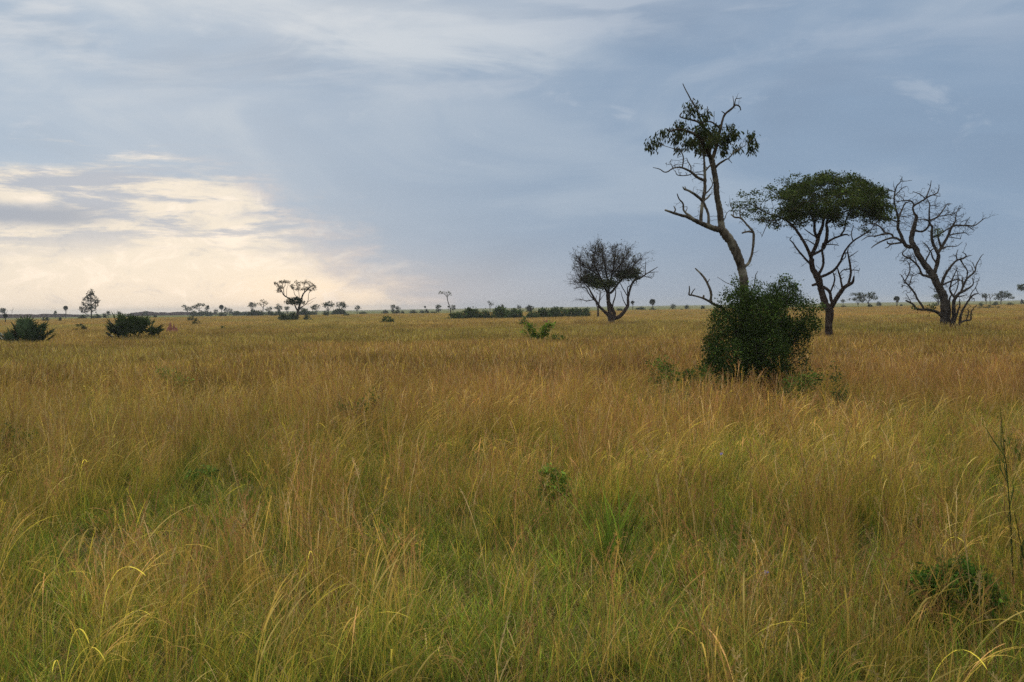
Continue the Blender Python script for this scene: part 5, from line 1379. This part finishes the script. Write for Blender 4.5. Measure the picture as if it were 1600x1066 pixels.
# high pale streaks
rx = mth('ADD', mth('MULTIPLY', cx, .50), mth('MULTIPLY', cy, .10)); ry = mth('ADD', mth('MULTIPLY', cy, 1.15), mth('MULTIPLY', cx, -.10))
cir = noise(comb(rx, ry, 3.7), 1.05, 8, .55, .5)
cir2 = noise(comb(mth('MULTIPLY', A, .10), mth('ADD', mth('MULTIPLY', E, .42), mth('MULTIPLY', A, -.03)), 8.1), 1.0, 8, .57, .5)
hi = rng_(mth('ADD', E, mth('MULTIPLY', noise(comb(mth('MULTIPLY', A, .06), mth('MULTIPLY', E, .2), 2.0), 1.0, 3), 5.0)), 11.5, 16.5, 0, 1)
cf_ = mth('MULTIPLY', mth('ADD', mth('MULTIPLY', rng_(cir, .40, .62), .55), mth('MULTIPLY', rng_(cir2, .42, .64), .65)), mth('ADD', mth('MULTIPLY', hi, .90), .05), clamp=True)
cf_ = mth('MULTIPLY', cf_, rng_(A, -6, 14, 1.0, .62))
base = mixn(cf_, base, mixn(rng_(A, -22, 20), (.60, .645, .700), (.440, .510, .615)))
# broad pale cloud band across the top left and centre
ln = mth('ADD', mth('MULTIPLY', A, .10), mth('SUBTRACT', E, 13.6))
bn = noise(comb(mth('MULTIPLY', A, .09), mth('ADD', mth('MULTIPLY', E, .36), mth('MULTIPLY', A, .035)), 4.4), 1.3, 9, .58, .35)
bd = rng_(mth('ABSOLUTE', mth('ADD', ln, mth('MULTIPLY', mth('SUBTRACT', bn, .5), 5.0))), 2.4, .2)
bd = mth('MULTIPLY', mth('MULTIPLY', bd, mth('MULTIPLY', rng_(A, -25, -18), rng_(A, 8, -2))), rng_(bn, .34, .62, .25, .85))
base = mixn(bd, base, (.585, .640, .700))
# paler air near the horizon
base = mixn(rng_(E, 4.0, 0.0, 0, .40), base, mixn(rng_(A, -10, 8), (.62, .55, .52), (.355, .425, .50)))
# warm break in the cloud, low at the left
wn = noise(comb(mth('MULTIPLY', A, .13), mth('MULTIPLY', E, .40), 1.3), 1.5, 10, .66, .3)
wn2 = noise(comb(mth('MULTIPLY', A, .08), mth('MULTIPLY', E, .60), 5.0), 1.5, 10, .66, .25)
edge = mth('SUBTRACT', mth('SUBTRACT', mth('MULTIPLY', A, -1.0), 5.5), mth('MULTIPLY', E, 1.2))
edge = mth('ADD', edge, mth('MULTIPLY', mth('SUBTRACT', wn, .5), 13.0))
fm = rng_(edge, -4.0, 4.0)
top = mth('SUBTRACT', mth('ADD', 7.3, mth('MULTIPLY', mth('SUBTRACT', wn2, .5), 6.5)), mth('MULTIPLY', mth('ABSOLUTE', mth('ADD', A, 18.0)), .045))
gm = rng_(mth('SUBTRACT', top, E), -.6, 1.1)
warm = mth('MULTIPLY', fm, gm)
wc = mixn(rng_(fm, .25, .95), (.68, .57, .53), (.775, .715, .63))
wc = mixn(mth('MULTIPLY', rng_(E, 3.4, .4), rng_(mth('ABSOLUTE', mth('ADD', A, 9.5)), 8.0, 1.0)), wc, (.94, .80, .64))
fine = noise(comb(mth('MULTIPLY', A, .24), mth('MULTIPLY', E, .46), 2.2), 1.6, 11, .68, .5)
wc = mixn(rng_(fine, .50, .66, 0, .8), wc, (.93, .83, .73))
wc = mixn(rng_(fine, .49, .34, 0, .7), wc, (.56, .56, .565))
wn3 = noise(comb(mth('MULTIPLY', A, .10), mth('MULTIPLY', E, .62), 9.4), 1.35, 10, .66, .25)
bank = mth('MULTIPLY', rng_(mth('ABSOLUTE', mth('ADD', mth('SUBTRACT', E, 4.75), mth('MULTIPLY', mth('SUBTRACT', wn, .5), 1.2))), .85, .1), rng_(A, -19.0, -22.5))
dk = mth('MAXIMUM', mth('MULTIPLY', rng_(wn3, .47, .60), rng_(E, 2.2, 4.6)), bank)
wc = mixn(mth('MULTIPLY', dk, .93), wc, (.33, .405, .525))
wc = mixn(mth('MULTIPLY', bank, .9), wc, (.27, .34, .45))
sky = mixn(warm, base, wc)
# unseen overhead cloud, brightened as added fill light for the grass
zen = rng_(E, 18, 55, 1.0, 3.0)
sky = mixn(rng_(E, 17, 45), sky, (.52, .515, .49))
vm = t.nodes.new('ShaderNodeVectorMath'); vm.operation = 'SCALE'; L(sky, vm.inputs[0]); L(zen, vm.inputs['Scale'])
ns = t.nodes.new('ShaderNodeTexSky'); ns.sky_type = 'NISHITA'; ns.sun_disc = False
ns.sun_elevation = R(SUN_EL); ns.sun_rotation = R(SUN_AZ % 360)
b1 = t.nodes.new('ShaderNodeBackground'); L(ns.outputs[0], b1.inputs[0]); b1.inputs[1].default_value = .08
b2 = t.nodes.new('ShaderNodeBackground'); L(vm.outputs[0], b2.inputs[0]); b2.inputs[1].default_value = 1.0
ms = t.nodes.new('ShaderNodeMixShader'); ms.inputs[0].default_value = .95
L(b1.outputs[0], ms.inputs[1]); L(b2.outputs[0], ms.inputs[2])
wo = t.nodes.new('ShaderNodeOutputWorld'); L(ms.outputs[0], wo.inputs[0])

ld = bpy.data.lights.new('sun', 'SUN'); ld.energy = .8; ld.angle = R(14); ld.color = (1, .86, .68)
sun = bpy.data.objects.new('sun', ld); COL.objects.link(sun)
a, e = R(SUN_AZ), R(SUN_EL)
sd = Vector((math.sin(a) * math.cos(e), math.cos(a) * math.cos(e), math.sin(e)))
sun.rotation_euler = sd.to_track_quat('Z', 'Y').to_euler()

scene.view_settings.view_transform = 'Standard'
scene.view_settings.look = 'None'
scene.view_settings.exposure = 0
scene.view_settings.gamma = 1
scene.view_settings.use_curve_mapping = False
scene.render.engine = 'CYCLES'
scene.cycles.max_bounces = 6
scene.cycles.diffuse_bounces = 3
scene.cycles.glossy_bounces = 2
scene.cycles.transmission_bounces = 3
scene.cycles.volume_bounces = 0
scene.cycles.transparent_max_bounces = 4
scene.cycles.use_denoising = False
scene.cycles.denoiser = 'OPENIMAGEDENOISE'
scene.cycles.denoising_input_passes = 'RGB_ALBEDO_NORMAL'
scene.cycles.denoising_prefilter = 'ACCURATE'
